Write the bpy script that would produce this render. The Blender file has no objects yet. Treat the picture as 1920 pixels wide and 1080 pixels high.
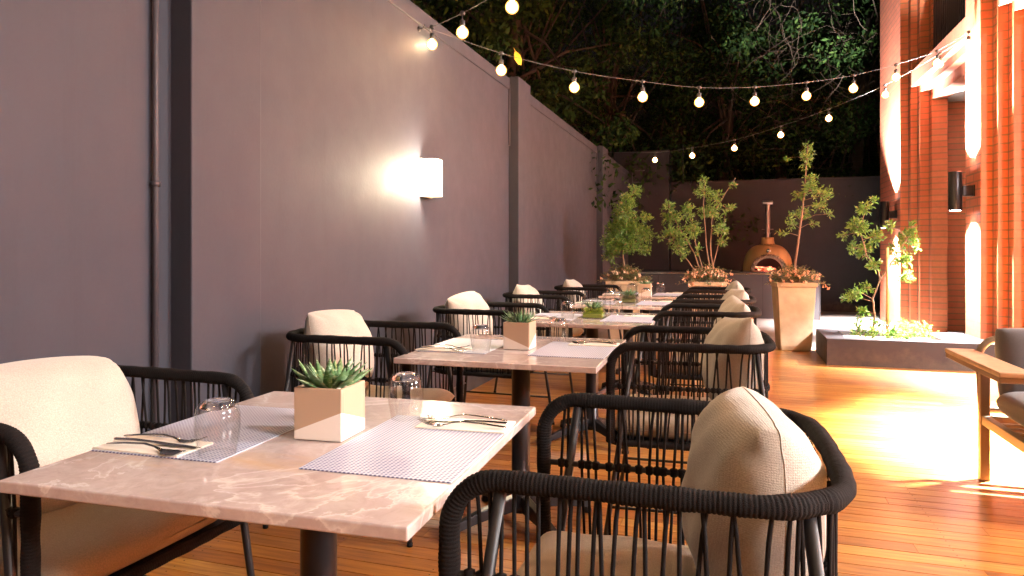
import bpy, math, random
import numpy as np
from mathutils import Vector, Matrix
R = math.radians
random.seed(7); rng = np.random.default_rng(7)
scene = bpy.context.scene
col = scene.collection

# ------------------------------------------------------------------ camera
cam_d = bpy.data.cameras.new("camera"); cam = bpy.data.objects.new("camera", cam_d); col.objects.link(cam)
cam.location = (0, 0, 1.15); cam.rotation_euler = (R(90), 0, math.atan(414/1280))
cam_d.lens = 24; cam_d.sensor_width = 36; cam_d.shift_y = -66/1920; cam_d.clip_start = .05; cam_d.clip_end = 400
scene.camera = cam

# ------------------------------------------------------------------ world (night)
world = bpy.data.worlds.new("World"); scene.world = world; world.use_nodes = True
wn = world.node_tree.nodes; wl = world.node_tree.links
bg = wn["Background"]; sky = wn.new("ShaderNodeTexSky"); sky.sky_type = 'NISHITA'; sky.sun_disc = False
sky.sun_elevation = R(-4); sky.sun_rotation = R(200)
wl.new(sky.outputs[0], bg.inputs[0]); bg.inputs[1].default_value = 0.12

scene.view_settings.view_transform = 'Standard'; scene.view_settings.look = 'None'
scene.view_settings.exposure = 2.08; scene.view_settings.gamma = 1
scene.cycles.use_denoising = True
scene.cycles.max_bounces = 8; scene.cycles.diffuse_bounces = 3; scene.cycles.glossy_bounces = 4
scene.cycles.transparent_max_bounces = 24; scene.cycles.transmission_bounces = 8
scene.cycles.caustics_reflective = False; scene.cycles.caustics_refractive = False
scene.cycles.sample_clamp_indirect = 6.0

BULB_W, PIER_W, ROOM_FILL_W, SCONCE_W = 10.5, 1400.0, 325.0, 20.0
WARM = (1.0, .66, .38); SOFT = (1.0, .93, .90); COOL = (1.0, .94, .90)

# ------------------------------------------------------------------ object helpers
def tag(o, label=None, cat=None, group=None, kind=None):
    if label: o['label'] = label
    if cat: o['category'] = cat
    if group: o['group'] = group
    if kind: o['kind'] = kind
    return o
def empty(name, loc=(0, 0, 0), rz=0.0, label=None, cat=None, group=None):
    o = bpy.data.objects.new(name, None); col.objects.link(o); o.location = loc; o.rotation_euler = (0, 0, rz)
    o.empty_display_size = .1
    return tag(o, label, cat, group)
class MB:
    def __init__(s): s.v = []; s.f = []; s.sm = []; s.mi = []
    def add(s, vs, fs, smooth=False, mi=0):
        n = len(s.v); s.v.extend([tuple(p) for p in vs]); s.f.extend([tuple(i+n for i in f) for f in fs])
        s.sm.extend([smooth]*len(fs)); s.mi.extend([mi]*len(fs)); return s
    def box(s, x0, x1, y0, y1, z0, z1, M=None, mi=0):
        vs = [Vector(p) for p in ((x0,y0,z0),(x1,y0,z0),(x1,y1,z0),(x0,y1,z0),(x0,y0,z1),(x1,y0,z1),(x1,y1,z1),(x0,y1,z1))]
        if M is not None: vs = [M @ p for p in vs]
        return s.add(vs, [(0,3,2,1),(4,5,6,7),(0,1,5,4),(1,2,6,5),(2,3,7,6),(3,0,4,7)], False, mi)
    def prism(s, pts, z0, z1, mi=0):
        n = len(pts); vs = [(x, y, z0) for x, y in pts]+[(x, y, z1) for x, y in pts]
        fs = [tuple(range(n-1, -1, -1)), tuple(range(n, 2*n))]+[(i, (i+1) % n, n+(i+1) % n, n+i) for i in range(n)]
        return s.add(vs, fs, False, mi)
    def tube(s, path, r, n=8, closed=False, caps=True, mi=0, smooth=True):
        P = [Vector(p) for p in path]; m = len(P)
        if not hasattr(r, '__len__'): r = [r]*m
        T = []
        for i in range(m):
            a = P[(i-1) % m] if (closed or i > 0) else P[i]; b = P[(i+1) % m] if (closed or i < m-1) else P[i]
            t = b-a; T.append(t.normalized() if t.length > 1e-9 else Vector((0, 0, 1)))
        up = Vector((0, 0, 1)) if abs(T[0].z) < .9 else Vector((1, 0, 0))
        N = (up-T[0]*up.dot(T[0])).normalized(); vs = []
        cs = [(math.cos(2*math.pi*k/n), math.sin(2*math.pi*k/n)) for k in range(n)]
        for i in range(m):
            N = (N-T[i]*N.dot(T[i]));
            N = N.normalized() if N.length > 1e-6 else T[i].orthogonal().normalized()
            B = T[i].cross(N)
            for c, d in cs: vs.append(P[i]+(N*c+B*d)*r[i])
        fs = []
        for i in range(m if closed else m-1):
            j = (i+1) % m
            for k in range(n): fs.append((i*n+k, i*n+(k+1) % n, j*n+(k+1) % n, j*n+k))
        s.add(vs, fs, smooth, mi)
        if caps and not closed:
            b = len(s.v)-m*n
            s.f.append(tuple(b+k for k in range(n-1, -1, -1))); s.f.append(tuple(b+(m-1)*n+k for k in range(n)))
            s.sm += [False]*2; s.mi += [mi]*2
        return s
    def lathe(s, prof, n=24, loc=(0, 0, 0), M=None, mi=0, smooth=True, a0=0, a1=2*math.pi):
        full = abs(a1-a0-2*math.pi) < 1e-6; cols = n if full else n+1; vs = []
        for r_, z in prof:
            for k in range(cols):
                a = a0+(a1-a0)*k/n; p = Vector((r_*math.cos(a), r_*math.sin(a), z))
                if M is not None: p = M @ p
                vs.append(p+Vector(loc))
        fs = []
        for i in range(len(prof)-1):
            for k in range(n):
                k2 = (k+1) % cols
                fs.append((i*cols+k, i*cols+k2, (i+1)*cols+k2, (i+1)*cols+k))
        return s.add(vs, fs, smooth, mi)
    def grid(s, f, nu, nv, smooth=True, mi=0, flip=False):
        vs = [f(i/nu, j/nv) for i in range(nu+1) for j in range(nv+1)]
        q = lambda i, j: i*(nv+1)+j
        fs = [(q(i, j), q(i+1, j), q(i+1, j+1), q(i, j+1)) for i in range(nu) for j in range(nv)]
        if flip: fs = [t[::-1] for t in fs]
        return s.add(vs, fs, smooth, mi)
    def build(s, name, mats, parent=None, bevel=0, segs=2, subsurf=0, loc=None):
        me = bpy.data.meshes.new(name); me.from_pydata([tuple(v) for v in s.v], [], s.f)
        if not isinstance(mats, (list, tuple)): mats = [mats]
        for m in mats: me.materials.append(m)
        me.polygons.foreach_set('use_smooth', s.sm)
        if len(mats) > 1: me.polygons.foreach_set('material_index', s.mi)
        me.update()
        o = bpy.data.objects.new(name, me); col.objects.link(o)
        if parent is not None: o.parent = parent
        if loc is not None: o.location = loc
        if bevel:
            b = o.modifiers.new('bevel', 'BEVEL'); b.width = bevel; b.segments = segs; b.limit_method = 'ANGLE'; b.angle_limit = R(40)
        if subsurf:
            m = o.modifiers.new('sub', 'SUBSURF'); m.levels = subsurf; m.render_levels = subsurf
        return o
def children(o): return [c for c in bpy.data.objects if c.parent == o]
def copy_tree(o, parent=None, kids=None):
    c = o.copy(); col.objects.link(c); c.parent = parent
    for ch in list(o.children): copy_tree(ch, c)
    return c

# ------------------------------------------------------------------ material helpers
class NT:
    def __init__(s, name):
        s.m = bpy.data.materials.new(name); s.m.use_nodes = True; s.t = s.m.node_tree; s.n = s.t.nodes
        s.p = s.n['Principled BSDF']; s.out = s.n['Material Output']
    def new(s, t, **kw):
        n = s.n.new('ShaderNode'+t)
        for k, v in kw.items():
            if k.startswith('i_'):
                key = k[2:].replace('_', ' '); n.inputs[key].default_value = v
            else: setattr(n, k, v)
        return n
    def link(s, a, b): s.t.links.new(a, b)
    def coord(s, kind='Object', scale=(1, 1, 1), rot=(0, 0, 0)):
        c = s.new('TexCoord'); m = s.new('Mapping'); m.inputs['Scale'].default_value = scale; m.inputs['Rotation'].default_value = rot
        s.link(c.outputs[kind], m.inputs[0]); return m.outputs[0]
    def world(s, scale=(1, 1, 1)):
        c = s.new('NewGeometry'); m = s.new('Mapping'); m.inputs['Scale'].default_value = scale
        s.link(c.outputs['Position'], m.inputs[0]); return m.outputs[0]
    def noise(s, vec, scale, detail=4, rough=.55, dist=0):
        n = s.new('TexNoise'); n.inputs['Scale'].default_value = scale; n.inputs['Detail'].default_value = detail
        n.inputs['Roughness'].default_value = rough; n.inputs['Distortion'].default_value = dist
        if vec is not None: s.link(vec, n.inputs['Vector'])
        return n.outputs['Fac']
    def ramp(s, fac, stops):
        r = s.new('ValToRGB'); e = r.color_ramp.elements
        while len(e) < len(stops): e.new(.5)
        for i, (p, c) in enumerate(stops):
            e[i].position = p; e[i].color = (*c, 1) if len(c) == 3 else c
        s.link(fac, r.inputs[0]); return r.outputs[0]
    def mix(s, fac, a, b, blend='MIX'):
        m = s.new('Mix', data_type='RGBA', blend_type=blend)
        for i, x in ((0, fac), (6, a), (7, b)):
            if hasattr(x, 'is_output'): s.link(x, m.inputs[i])
            else: m.inputs[i].default_value = x if i == 0 else (*x[:3], 1)
        return m.outputs[2]
    def bump(s, h, strength=.3, dist=.01, prev=None):
        b = s.new('Bump'); b.inputs['Strength'].default_value = strength; b.inputs['Distance'].default_value = dist
        s.link(h, b.inputs['Height'])
        if prev is not None: s.link(prev, b.inputs['Normal'])
        s.link(b.outputs[0], s.p.inputs['Normal']); return b.outputs[0]
    def base(s, c):
        if hasattr(c, 'is_output'): s.link(c, s.p.inputs['Base Color'])
        else: s.p.inputs['Base Color'].default_value = (*c, 1)
    def set(s, **kw):
        for k, v in kw.items():
            key = k.replace('_', ' ')
            if hasattr(v, 'is_output'): s.link(v, s.p.inputs[key])
            else: s.p.inputs[key].default_value = v
        return s
M = {}
def simple(name, c, rough=.5, metal=0, bump=0, bscale=60, var=0, vscale=4, **kw):
    t = NT(name)
    if var:
        f = t.noise(t.coord(), vscale, 5)
        t.base(t.ramp(f, [(.3, tuple(x*(1-var) for x in c)), (.7, tuple(min(1, x*(1+var)) for x in c))]))
    else: t.base(c)
    t.set(Roughness=rough, Metallic=metal, **kw)
    if bump: t.bump(t.noise(t.coord(), bscale, 4), bump, .004)
    M[name] = t.m; return t.m
def emis(name, c, s):
    t = NT(name); t.base(c); t.p.inputs['Emission Color'].default_value = (*c, 1); t.p.inputs['Emission Strength'].default_value = s
    M[name] = t.m; return t.m

# painted render wall: dark mauve grey, trowel marks, faint scuffs
def wallmat(name, a, b):
    t = NT(name); w = t.world()
    f1 = t.noise(w, 1.3, 6, .6); f2 = t.noise(t.world((1, 1, .25)), 3.0, 5, .65)
    c = t.mix(f1, a, b); c = t.mix(t.ramp(f2, [(.45, (0, 0, 0)), (.8, (.2,)*3)]), c, tuple(x*1.2 for x in b))
    dr = t.noise(t.world((9, 9, .7)), 1.0, 5, .7); c = t.mix(t.ramp(dr, [(.55, (0, 0, 0)), (.75, (.25,)*3)]), c, tuple(x*.62 for x in a))
    sp = t.new('SeparateXYZ'); t.link(t.world(), sp.inputs[0]); ed = t.new('Math', operation='MULTIPLY_ADD'); t.link(t.noise(w, 5, 5, .7), ed.inputs[0]); ed.inputs[1].default_value = .5; t.link(sp.outputs[2], ed.inputs[2])
    c = t.mix(t.ramp(ed.outputs[0], [(.26, (.6,)*3), (.42, (0, 0, 0))]), c, (.09, .07, .055))
    t.base(c); t.set(Roughness=t.ramp(t.noise(w, 7, 4), [(.3, (.62,)*3), (.7, (.70,)*3)]), Specular_IOR_Level=.25)
    p = t.bump(t.noise(w, 60, 3, .5), .13, .005); t.bump(t.noise(t.world((1, 1, 1.6)), 5, 4, .5, .6), .05, .010, p)
    M[name] = t.m
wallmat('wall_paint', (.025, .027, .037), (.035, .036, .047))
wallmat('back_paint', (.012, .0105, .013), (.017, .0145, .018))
wallmat('bed_paint', (.022, .020, .024), (.031, .028, .033))

# timber deck
simple('dark_gap', (.012, .008, .006), .9)
t = NT('deck_wood'); g = t.new('NewGeometry'); rnd = g.outputs['Random Per Island']
comb = t.new('CombineXYZ'); t.link(rnd, comb.inputs[0]); t.link(rnd, comb.inputs[1])
sc_ = t.new('VectorMath', operation='SCALE'); t.link(comb.outputs[0], sc_.inputs[0]); sc_.inputs['Scale'].default_value = 37
ad = t.new('VectorMath', operation='ADD'); t.link(t.world((1, 14, 14)), ad.inputs[0]); t.link(sc_.outputs[0], ad.inputs[1])
grain = t.noise(ad.outputs[0], 3.2, 7, .65, .5)
tone = t.ramp(rnd, [(0, (.28, .090, .016)), (.25, (.42, .158, .025)), (.5, (.33, .115, .019)), (.72, (.52, .235, .045)), (.88, (.27, .085, .016)), (1, (.46, .185, .030))])
c = t.mix(t.ramp(grain, [(.3, (.75,)*3), (.62, (0, 0, 0))]), tone, (.11, .026, .010), 'MIX')
t.base(c); t.set(Roughness=t.ramp(grain, [(.3, (.42,)*3), (.7, (.28,)*3)]), Coat_Weight=.65, Coat_Roughness=.22)
t.bump(grain, .12, .002); M['deck_wood'] = t.m
# paving
t = NT('paving_tile'); b = t.new('TexBrick', offset=.5); t.link(t.world(), b.inputs[0])
b.inputs['Scale'].default_value = 1; b.inputs['Brick Width'].default_value = .4; b.inputs['Row Height'].default_value = .2; b.inputs['Mortar Size'].default_value = .005
b.inputs['Color1'].default_value = (.34, .31, .29, 1); b.inputs['Color2'].default_value = (.27, .25, .235, 1); b.inputs['Mortar'].default_value = (.12, .11, .10, 1)
t.base(t.mix(t.noise(t.world(), 6, 5), b.outputs[0], (.25, .23, .22))); t.set(Roughness=.6); t.bump(b.outputs[1], -.3, .004); M['paving_tile'] = t.m
# brick
def brickmat(name, mode, c1, c2, mortar, bw=.235):
    t = NT(name); g = t.new('NewGeometry'); sp = t.new('SeparateXYZ'); t.link(g.outputs['Position'], sp.inputs[0])
    a = t.new('Math', operation='ADD'); t.link(sp.outputs[0], a.inputs[0]); t.link(sp.outputs[1], a.inputs[1])
    cb = t.new('CombineXYZ')
    if mode == 'soldier': t.link(sp.outputs[2], cb.inputs[0]); t.link(a.outputs[0], cb.inputs[1])
    else: t.link(a.outputs[0], cb.inputs[0]); t.link(sp.outputs[2], cb.inputs[1])
    b = t.new('TexBrick', offset=0 if mode == 'soldier' else .5); t.link(cb.outputs[0], b.inputs[0])
    b.inputs['Scale'].default_value = 1; b.inputs['Brick Width'].default_value = bw; b.inputs['Row Height'].default_value = .086
    b.inputs['Mortar Size'].default_value = .0095; b.inputs['Mortar Smooth'].default_value = .2; b.inputs['Bias'].default_value = 0
    b.inputs['Color1'].default_value = (*c1, 1); b.inputs['Color2'].default_value = (*c2, 1); b.inputs['Mortar'].default_value = (*mortar, 1)
    n1 = t.noise(t.world(), 22, 5, .7); n2 = t.noise(t.world(), 2.2, 4)
    c = t.mix(t.ramp(n1, [(.35, (0, 0, 0)), (.75, (.5,)*3)]), b.outputs[0], tuple(x*.55 for x in c1))
    c = t.mix(t.ramp(n2, [(.4, (0, 0, 0)), (.8, (.3,)*3)]), c, tuple(min(1, x*1.5) for x in c2))
    t.base(c); t.set(Roughness=.62); p = t.bump(b.outputs[1], -.7, .006); t.bump(n1, .22, .003, p)
    M[name] = t.m
brickmat('brick', 'run', (.40, .10, .045), (.31, .070, .036), (.10, .06, .035))
brickmat('brick_jamb', 'run', (.48, .135, .052), (.39, .10, .040), (.17, .11, .045), 60)
brickmat('brick_soldier', 'soldier', (.36, .10, .05), (.28, .07, .04), (.11, .07, .045), 60)
# marble
def marble(name, tint=1.0):
    t = NT(name); w = t.coord('Object', (1, 1, 1)); oi = t.new('ObjectInfo'); 
    off = t.new('VectorMath', operation='SCALE'); t.link(oi.outputs['Location'], off.inputs[0]); off.inputs['Scale'].default_value = 3.7
    a = t.new('VectorMath', operation='ADD'); t.link(w, a.inputs[0]); t.link(off.outputs[0], a.inputs[1]); v = a.outputs[0]
    f1 = t.noise(v, 3.2, 9, .62, 1.4); f2 = t.noise(v, 26, 8, .7, 1.0); f3 = t.noise(v, 2.1, 6, .55, 2.2); f4 = t.noise(v, 9, 8, .68, 1.8)
    c = t.ramp(f1, [(.28, (.40, .31, .285)), (.5, (.47, .38, .35)), (.72, (.55, .465, .43))])
    c = t.mix(t.ramp(f2, [(.42, (0, 0, 0)), (.66, (.5,)*3)]), c, (.33, .245, .23))
    c = t.mix(t.ramp(f4, [(.56, (0, 0, 0)), (.68, (.4,)*3)]), c, (.66, .58, .54))
    vein = t.ramp(f3, [(.495, (0, 0, 0)), (.507, (.5,)*3), (.53, (.12,)*3), (.56, (0, 0, 0))])
    c = t.mix(vein, c, (.76, .70, .66))
    ochre = t.ramp(t.noise(v, 1.7, 6, .6, 1.0), [(.60, (0, 0, 0)), (.70, (.55,)*3)])
    c = t.mix(ochre, c, (.58, .36, .17))
    t.base(c); t.set(Roughness=.13, Coat_Weight=.2, Coat_Roughness=.06); t.bump(f2, .02, .001); M[name] = t.m
marble('marble')
# woven placemat: small diagonal twill
t = NT('placemat'); v = t.coord()
wv1 = t.new('TexWave', wave_type='BANDS', bands_direction='X', wave_profile='SIN'); wv2 = t.new('TexWave', wave_type='BANDS', bands_direction='Y', wave_profile='SIN')
for w_ in (wv1, wv2): t.link(v, w_.inputs[0]); w_.inputs['Scale'].default_value = 36; w_.inputs['Distortion'].default_value = .15
mu = t.new('Math', operation='MULTIPLY'); t.link(wv1.outputs['Fac'], mu.inputs[0]); t.link(wv2.outputs['Fac'], mu.inputs[1])
t.base(t.ramp(mu.outputs[0], [(.10, (.47, .48, .56)), (.30, (.37, .38, .49)), (.50, (.10, .10, .21))])); t.set(Roughness=.55)
t.bump(mu.outputs[0], -.3, .0015); M['placemat'] = t.m
# fabrics
def fabric(name, c, sc=320, var=.18, rough=.9, bs=.32):
    t = NT(name); v = t.coord()
    n1 = t.noise(v, sc, 3, .7); n2 = t.noise(v, 7, 4); w1 = t.new('TexWave', bands_direction='X'); w2 = t.new('TexWave', bands_direction='Z')
    for w_ in (w1, w2): t.link(v, w_.inputs[0]); w_.inputs['Scale'].default_value = 85; w_.inputs['Distortion'].default_value = 5; w_.inputs['Detail Scale'].default_value = 4
    mu = t.new('Math', operation='MULTIPLY'); t.link(w1.outputs['Fac'], mu.inputs[0]); t.link(w2.outputs['Fac'], mu.inputs[1])
    c1 = t.ramp(n1, [(.3, tuple(x*(1-var*1.6) for x in c)), (.7, tuple(min(1, x*(1+var)) for x in c))])
    c1 = t.mix(t.ramp(n2, [(.35, (.35,)*3), (.65, (0, 0, 0))]), c1, tuple(x*.78 for x in c))
    t.base(c1); t.set(Roughness=rough, Sheen_Weight=.25); p = t.bump(mu.outputs[0], bs, .003); t.bump(n1, .25, .002, p); M[name] = t.m
fabric('cream_fabric', (.40, .35, .295)); fabric('seat_fabric', (.34, .26, .18)); fabric('grey_fabric', (.060, .054, .055), 200, .12, .85)
fabric('napkin', (.80, .70, .58), 500, .05, .8, .1)
simple('rope', (.0062, .0050, .0050), .85, bump=.5, bscale=900, Specular_IOR_Level=.16); simple('frame_black', (.009, .008, .009), .45, Specular_IOR_Level=.35)
simple('black_metal', (.016, .015, .017), .32, .6); simple('iron_base', (.018, .018, .022), .3, .5)
simple('steel', (.62, .58, .54), .16, 1.0); simple('flue_steel', (.24, .22, .21), .38, 1.0)
simple('taupe_metal', (.17, .115, .07), .42, .3); simple('teak', (.34, .22, .13), .4, var=.2, vscale=14)
simple('planter_clay', (.44, .33, .21), .75, bump=.35, bscale=40, var=.22, vscale=5)
simple('soil', (.05, .033, .02), .95, bump=.8, bscale=60); simple('pebble', (.50, .40, .32), .7, var=.4, vscale=90)
simple('pot_tan', (.52, .34, .20), .65, var=.05); simple('pot_white', (.82, .74, .66), .5, var=.03)
simple('bark', (.20, .12, .075), .85, bump=.6, bscale=90, var=.3, vscale=30); simple('night_bark', (.035, .024, .016), .95); simple('stake_wood', (.52, .29, .11), .7, var=.2, vscale=20)
simple('dry_twig', (.05, .033, .022), .95); simple('soot', (.012, .010, .010), .95)
simple('oven_clay', (.28, .185, .08), .55, bump=.2, bscale=30, var=.1); simple('stone_trim', (.11, .08, .055), .8, bump=.7, bscale=60, var=.35, vscale=30)
simple('counter_top', (.03, .027, .028), .25); simple('counter_paint', (.032, .028, .034), .55, var=.08)
simple('cable_grey', (.09, .085, .085), .7); simple('socket_black', (.03, .03, .03), .5)
simple('pipe_paint', (.038, .034, .040), .55, Specular_IOR_Level=.3); simple('ceiling_paint', (.55, .53, .52), .8)
simple('window_frame', (.02, .02, .024), .4); simple('shutter', (.035, .035, .05), .45)
simple('night_ground', (.03, .025, .018), .95, var=.4); simple('concrete', (.10, .085, .08), .8, bump=.3)
simple('petal', (.80, .40, .24), .6, var=.2, vscale=25); simple('petal_cream', (.82, .58, .38), .6, var=.15, vscale=25)
def leafmat(name, stops, rough=.45, trans=.25):
    t = NT(name); g = t.new('NewGeometry'); t.base(t.ramp(g.outputs['Random Per Island'], stops)); t.set(Roughness=rough, Specular_IOR_Level=(.15 if rough > .8 else .5))
    tr = t.new('BsdfTranslucent'); mx = t.new('MixShader'); mx.inputs[0].default_value = trans
    r_ = t.ramp(g.outputs['Random Per Island'], [(p, tuple(min(1, x*1.5) for x in c_)) for p, c_ in stops]); t.link(r_, tr.inputs[0])
    t.link(t.p.outputs[0], mx.inputs[1]); t.link(tr.outputs[0], mx.inputs[2]); t.link(mx.outputs[0], t.out.inputs[0]); M[name] = t.m
leafmat('leaf_shrub', [(0, (.05, .125, .020)), (.4, (.095, .205, .030)), (.75, (.165, .29, .048)), (.93, (.25, .37, .08)), (1, (.30, .17, .06))], .38, .28)
leafmat('leaf_dark', [(0, (.004, .013, .003)), (.5, (.010, .028, .005)), (.85, (.022, .050, .009)), (1, (.042, .06, .015))], .85, .15)
leafmat('leaf_flower', [(0, (.05, .08, .02)), (.5, (.13, .16, .05)), (.8, (.20, .13, .05)), (1, (.28, .22, .09))])
leafmat('moss', [(0, (.20, .28, .02)), (.6, (.32, .40, .04)), (1, (.42, .45, .08))])
leafmat('leaf_yellow', [(0, (.75, .35, .02)), (1, (.80, .42, .03))])
# succulent: green with pale cross flecks
t = NT('succulent'); v = t.coord(); wv = t.new('TexNoise'); t.link(t.coord('Object', (60, 60, 260)), wv.inputs[0]); wv.inputs['Scale'].default_value = 1
t.base(t.mix(t.ramp(wv.outputs['Fac'], [(.52, (0, 0, 0)), (.64, (.55,)*3)]), (.075, .16, .055), (.36, .46, .30))); t.set(Roughness=.4); M['succulent'] = t.m
# thin clear glass
t = NT('glass_thin'); tr = t.new('BsdfTransparent'); gl = t.new('BsdfGlossy'); gl.inputs['Roughness'].default_value = .03
lw = t.new('LayerWeight'); lw.inputs[0].default_value = .5
frr = t.ramp(lw.outputs['Facing'], [(.0, (.04,)*3), (.7, (.10,)*3), (.93, (.28,)*3), (1, (.6,)*3)])
tr.inputs[0].default_value = (.93, .93, .93, 1)
edge = t.ramp(lw.outputs['Facing'], [(.0, (.98, .975, .97)), (.75, (.95, .945, .94)), (1, (.80, .79, .79))]); t.link(edge, tr.inputs[0])
mx = t.new('MixShader'); t.link(frr, mx.inputs[0]); t.link(tr.outputs[0], mx.inputs[1]); t.link(gl.outputs[0], mx.inputs[2]); t.link(mx.outputs[0], t.out.inputs[0]); M['glass_thin'] = t.m
t = NT('glass_solid'); t.base((1, 1, 1)); t.set(Roughness=.02, IOR=1.48); t.p.inputs['Transmission Weight'].default_value = 1; M['glass_solid'] = t.m
emis('bulb_glow', (1.0, .80, .50), 30); emis('sconce_glow', (1.0, .86, .58), .36)
t = NT('bulb_halo_glass'); tr = t.new('BsdfTransparent'); em = t.new('Emission'); em.inputs[0].default_value = (1, .40, .07, 1); em.inputs[1].default_value = .7; ad_ = t.new('AddShader'); gl = t.new('BsdfGlossy'); gl.inputs[1].default_value = .05; gl.inputs[0].default_value = (.15, .15, .15, 1); ad2 = t.new('AddShader')  # amber emission in the globe imitates a halo around the hot core
tr.inputs[0].default_value = (.8, .72, .6, 1); t.link(tr.outputs[0], ad_.inputs[0]); t.link(em.outputs[0], ad_.inputs[1]); t.link(ad_.outputs[0], ad2.inputs[0]); t.link(gl.outputs[0], ad2.inputs[1]); t.link(ad2.outputs[0], t.out.inputs[0]); M['bulb_halo_glass'] = t.m; emis('lamp_disc', (1.0, .95, .9), 25)
t = NT('ember'); n_ = t.noise(t.coord(), 16, 4); t.base((.02, .015, .015)); t.link(t.ramp(n_, [(.42, (0, 0, 0)), (.52, (.9, .08, .03)), (.66, (1, .45, .22))]), t.p.inputs['Emission Color']); t.p.inputs['Emission Strength'].default_value = 1.0; M['ember'] = t.m

def light(name, kind, loc, energy, color, parent=None, size=.05, rot=None, spot=None, blend=.5):
    d = bpy.data.lights.new(name, kind); d.energy = energy; d.color = color
    if kind == 'AREA': d.size = size
    else: d.shadow_soft_size = size
    if kind == 'SPOT': d.spot_size = R(spot); d.spot_blend = blend
    o = bpy.data.objects.new(name, d); col.objects.link(o); o.location = loc
    if rot: o.rotation_euler = rot
    if parent is not None: o.parent = parent
    return o

# ================================================================== ground, deck, paving
mb = MB(); mb.box(-60, 60, -30, 90, -.6, -.12); tag(mb.build('ground', M['night_ground']), kind='structure')
mb = MB(); pitch = .0895; y = -5.0
while y < 8.76:
    x = -2.075-random.random()*2.5
    while x < 5.5:
        L = random.uniform(1.8, 4.2); x0 = max(x, -2.085); x1 = min(x+L, 5.6)
        if x1 > x0+.02:
            mb.box(x0+.0008, x1-.0008, y+.0020, y+pitch-.0020, -.02, 0)
        x += L
    y += pitch
deck_end = y
xx = -1.95
while xx < 5.4:
    yy = -5.0+pitch/2; jx = random.uniform(-.004, .004)
    while yy < 8.7:
        for s_ in (-.024, .024):
            cx, cy = xx+jx+random.uniform(-.003, .003), yy+s_; mb.add([(cx+.0032*math.cos(k*1.047), cy+.0032*math.sin(k*1.047), .0006) for k in range(6)], [(0, 1, 2, 3, 4, 5)], False, 1)
        yy += pitch
    xx += .46
tag(mb.build('timber_deck', [M['deck_wood'], M['dark_gap']]), kind='structure')
mb = MB(); mb.box(-2.085, 5.6, -5, deck_end-.003, -.10, -.021); tag(mb.build('deck_underlay', M['dark_gap']), kind='structure')
mb = MB(); mb.box(-2.085, 9, deck_end, 14.64, -.10, -.004); tag(mb.build('pavement', M['paving_tile']), kind='structure')

# ================================================================== left garden wall
WX = -2.09
lw_ = empty('garden_wall', (WX, 4, 0), 0, 'tall mauve grey rendered wall with pilasters along the left of the deck', 'wall')
def loc_mb(mb, o): return mb
W0 = Vector((WX, 4, 0))
def pbox(name, mat, parent, x0, x1, y0, y1, z0, z1, bevel=0):
    p = parent.location
    mb = MB(); mb.box(x0-p.x, x1-p.x, y0-p.y, y1-p.y, z0-p.z, z1-p.z); return mb.build(name, mat, parent, bevel)
HW = 2.86
for a, b in ((-5, 2.13), (2.54, 6.36), (6.78, 10.89), (11.36, 14.6)):
    pbox('wall_panel', M['wall_paint'], lw_, WX-.22, WX, a, b, -.1, HW-.11)
    pbox('coping', M['wall_paint'], lw_, WX-.235, WX+.012, a, b, HW-.11, HW, .006)
for a, b in ((2.13, 2.54), (6.36, 6.78), (10.89, 11.36)):
    pbox('pilaster', M['wall_paint'], lw_, WX-.23, WX+.10, a, b, -.1, HW+.015, .006)
for (y0, z0) in ((6.352, 2.2), (10.882, 2.25)):
    mb = MB(); mb.tube([(WX+.006-WX, y0-4, z0), (WX+.006-WX, y0-4, HW-.06)], .012, 8); mb.build('conduit', M['pipe_paint'], lw_)
mb = MB(); dp = [(0, 0, -.1), (0, 0, 3.4)]; mb.tube(dp, .0115, 14)
dpo = mb.build('downpipe', M['pipe_paint']); dpo.location = (WX+.02, 2.035, 0); tag(dpo, 'dark painted pipe running up the grey wall beside the first pilaster', 'pipe')
mb = MB(); mb.lathe([(.0115, -.009), (.017, -.009), (.017, .009), (.0115, .009)], 16, (0, 0, 1.41)); mb.box(-.018, 0, -.006, .03, 1.404, 1.416); mb.build('pipe_clip', M['pipe_paint'], dpo)

# sconce on the wall
sc = empty('wall_sconce', (WX, 4.45, 1.68), 0, 'square glowing white lamp fixed on the grey wall', 'wall lamp')
mb = MB()
def sc_shade(u, v):
    a = (u-.5)*2; yy = a*.088; xx = .015+.105*(1-abs(a)**3.2)**.5 if abs(a) < 1 else .015
    return (xx, yy, -.13+.26*v)
mb.grid(sc_shade, 24, 4, flip=True); mb.grid(lambda u, v: (.015+(sc_shade(u, 0)[0]-.015)*v, (u-.5)*.176, -.13), 24, 2); mb.grid(lambda u, v: (.015+(sc_shade(u, 0)[0]-.015)*v, (u-.5)*.176, .13), 24, 2, flip=True)
mb.build('lamp_shade', M['sconce_glow'], sc)
mb = MB(); mb.box(0, .014, -.092, .092, -.135, .135); mb.build('back_plate', M['pot_white'], sc)
light('sconce_light', 'POINT', (.14, -.10, 0), SCONCE_W, (1, .82, .58), sc, .06)

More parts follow.
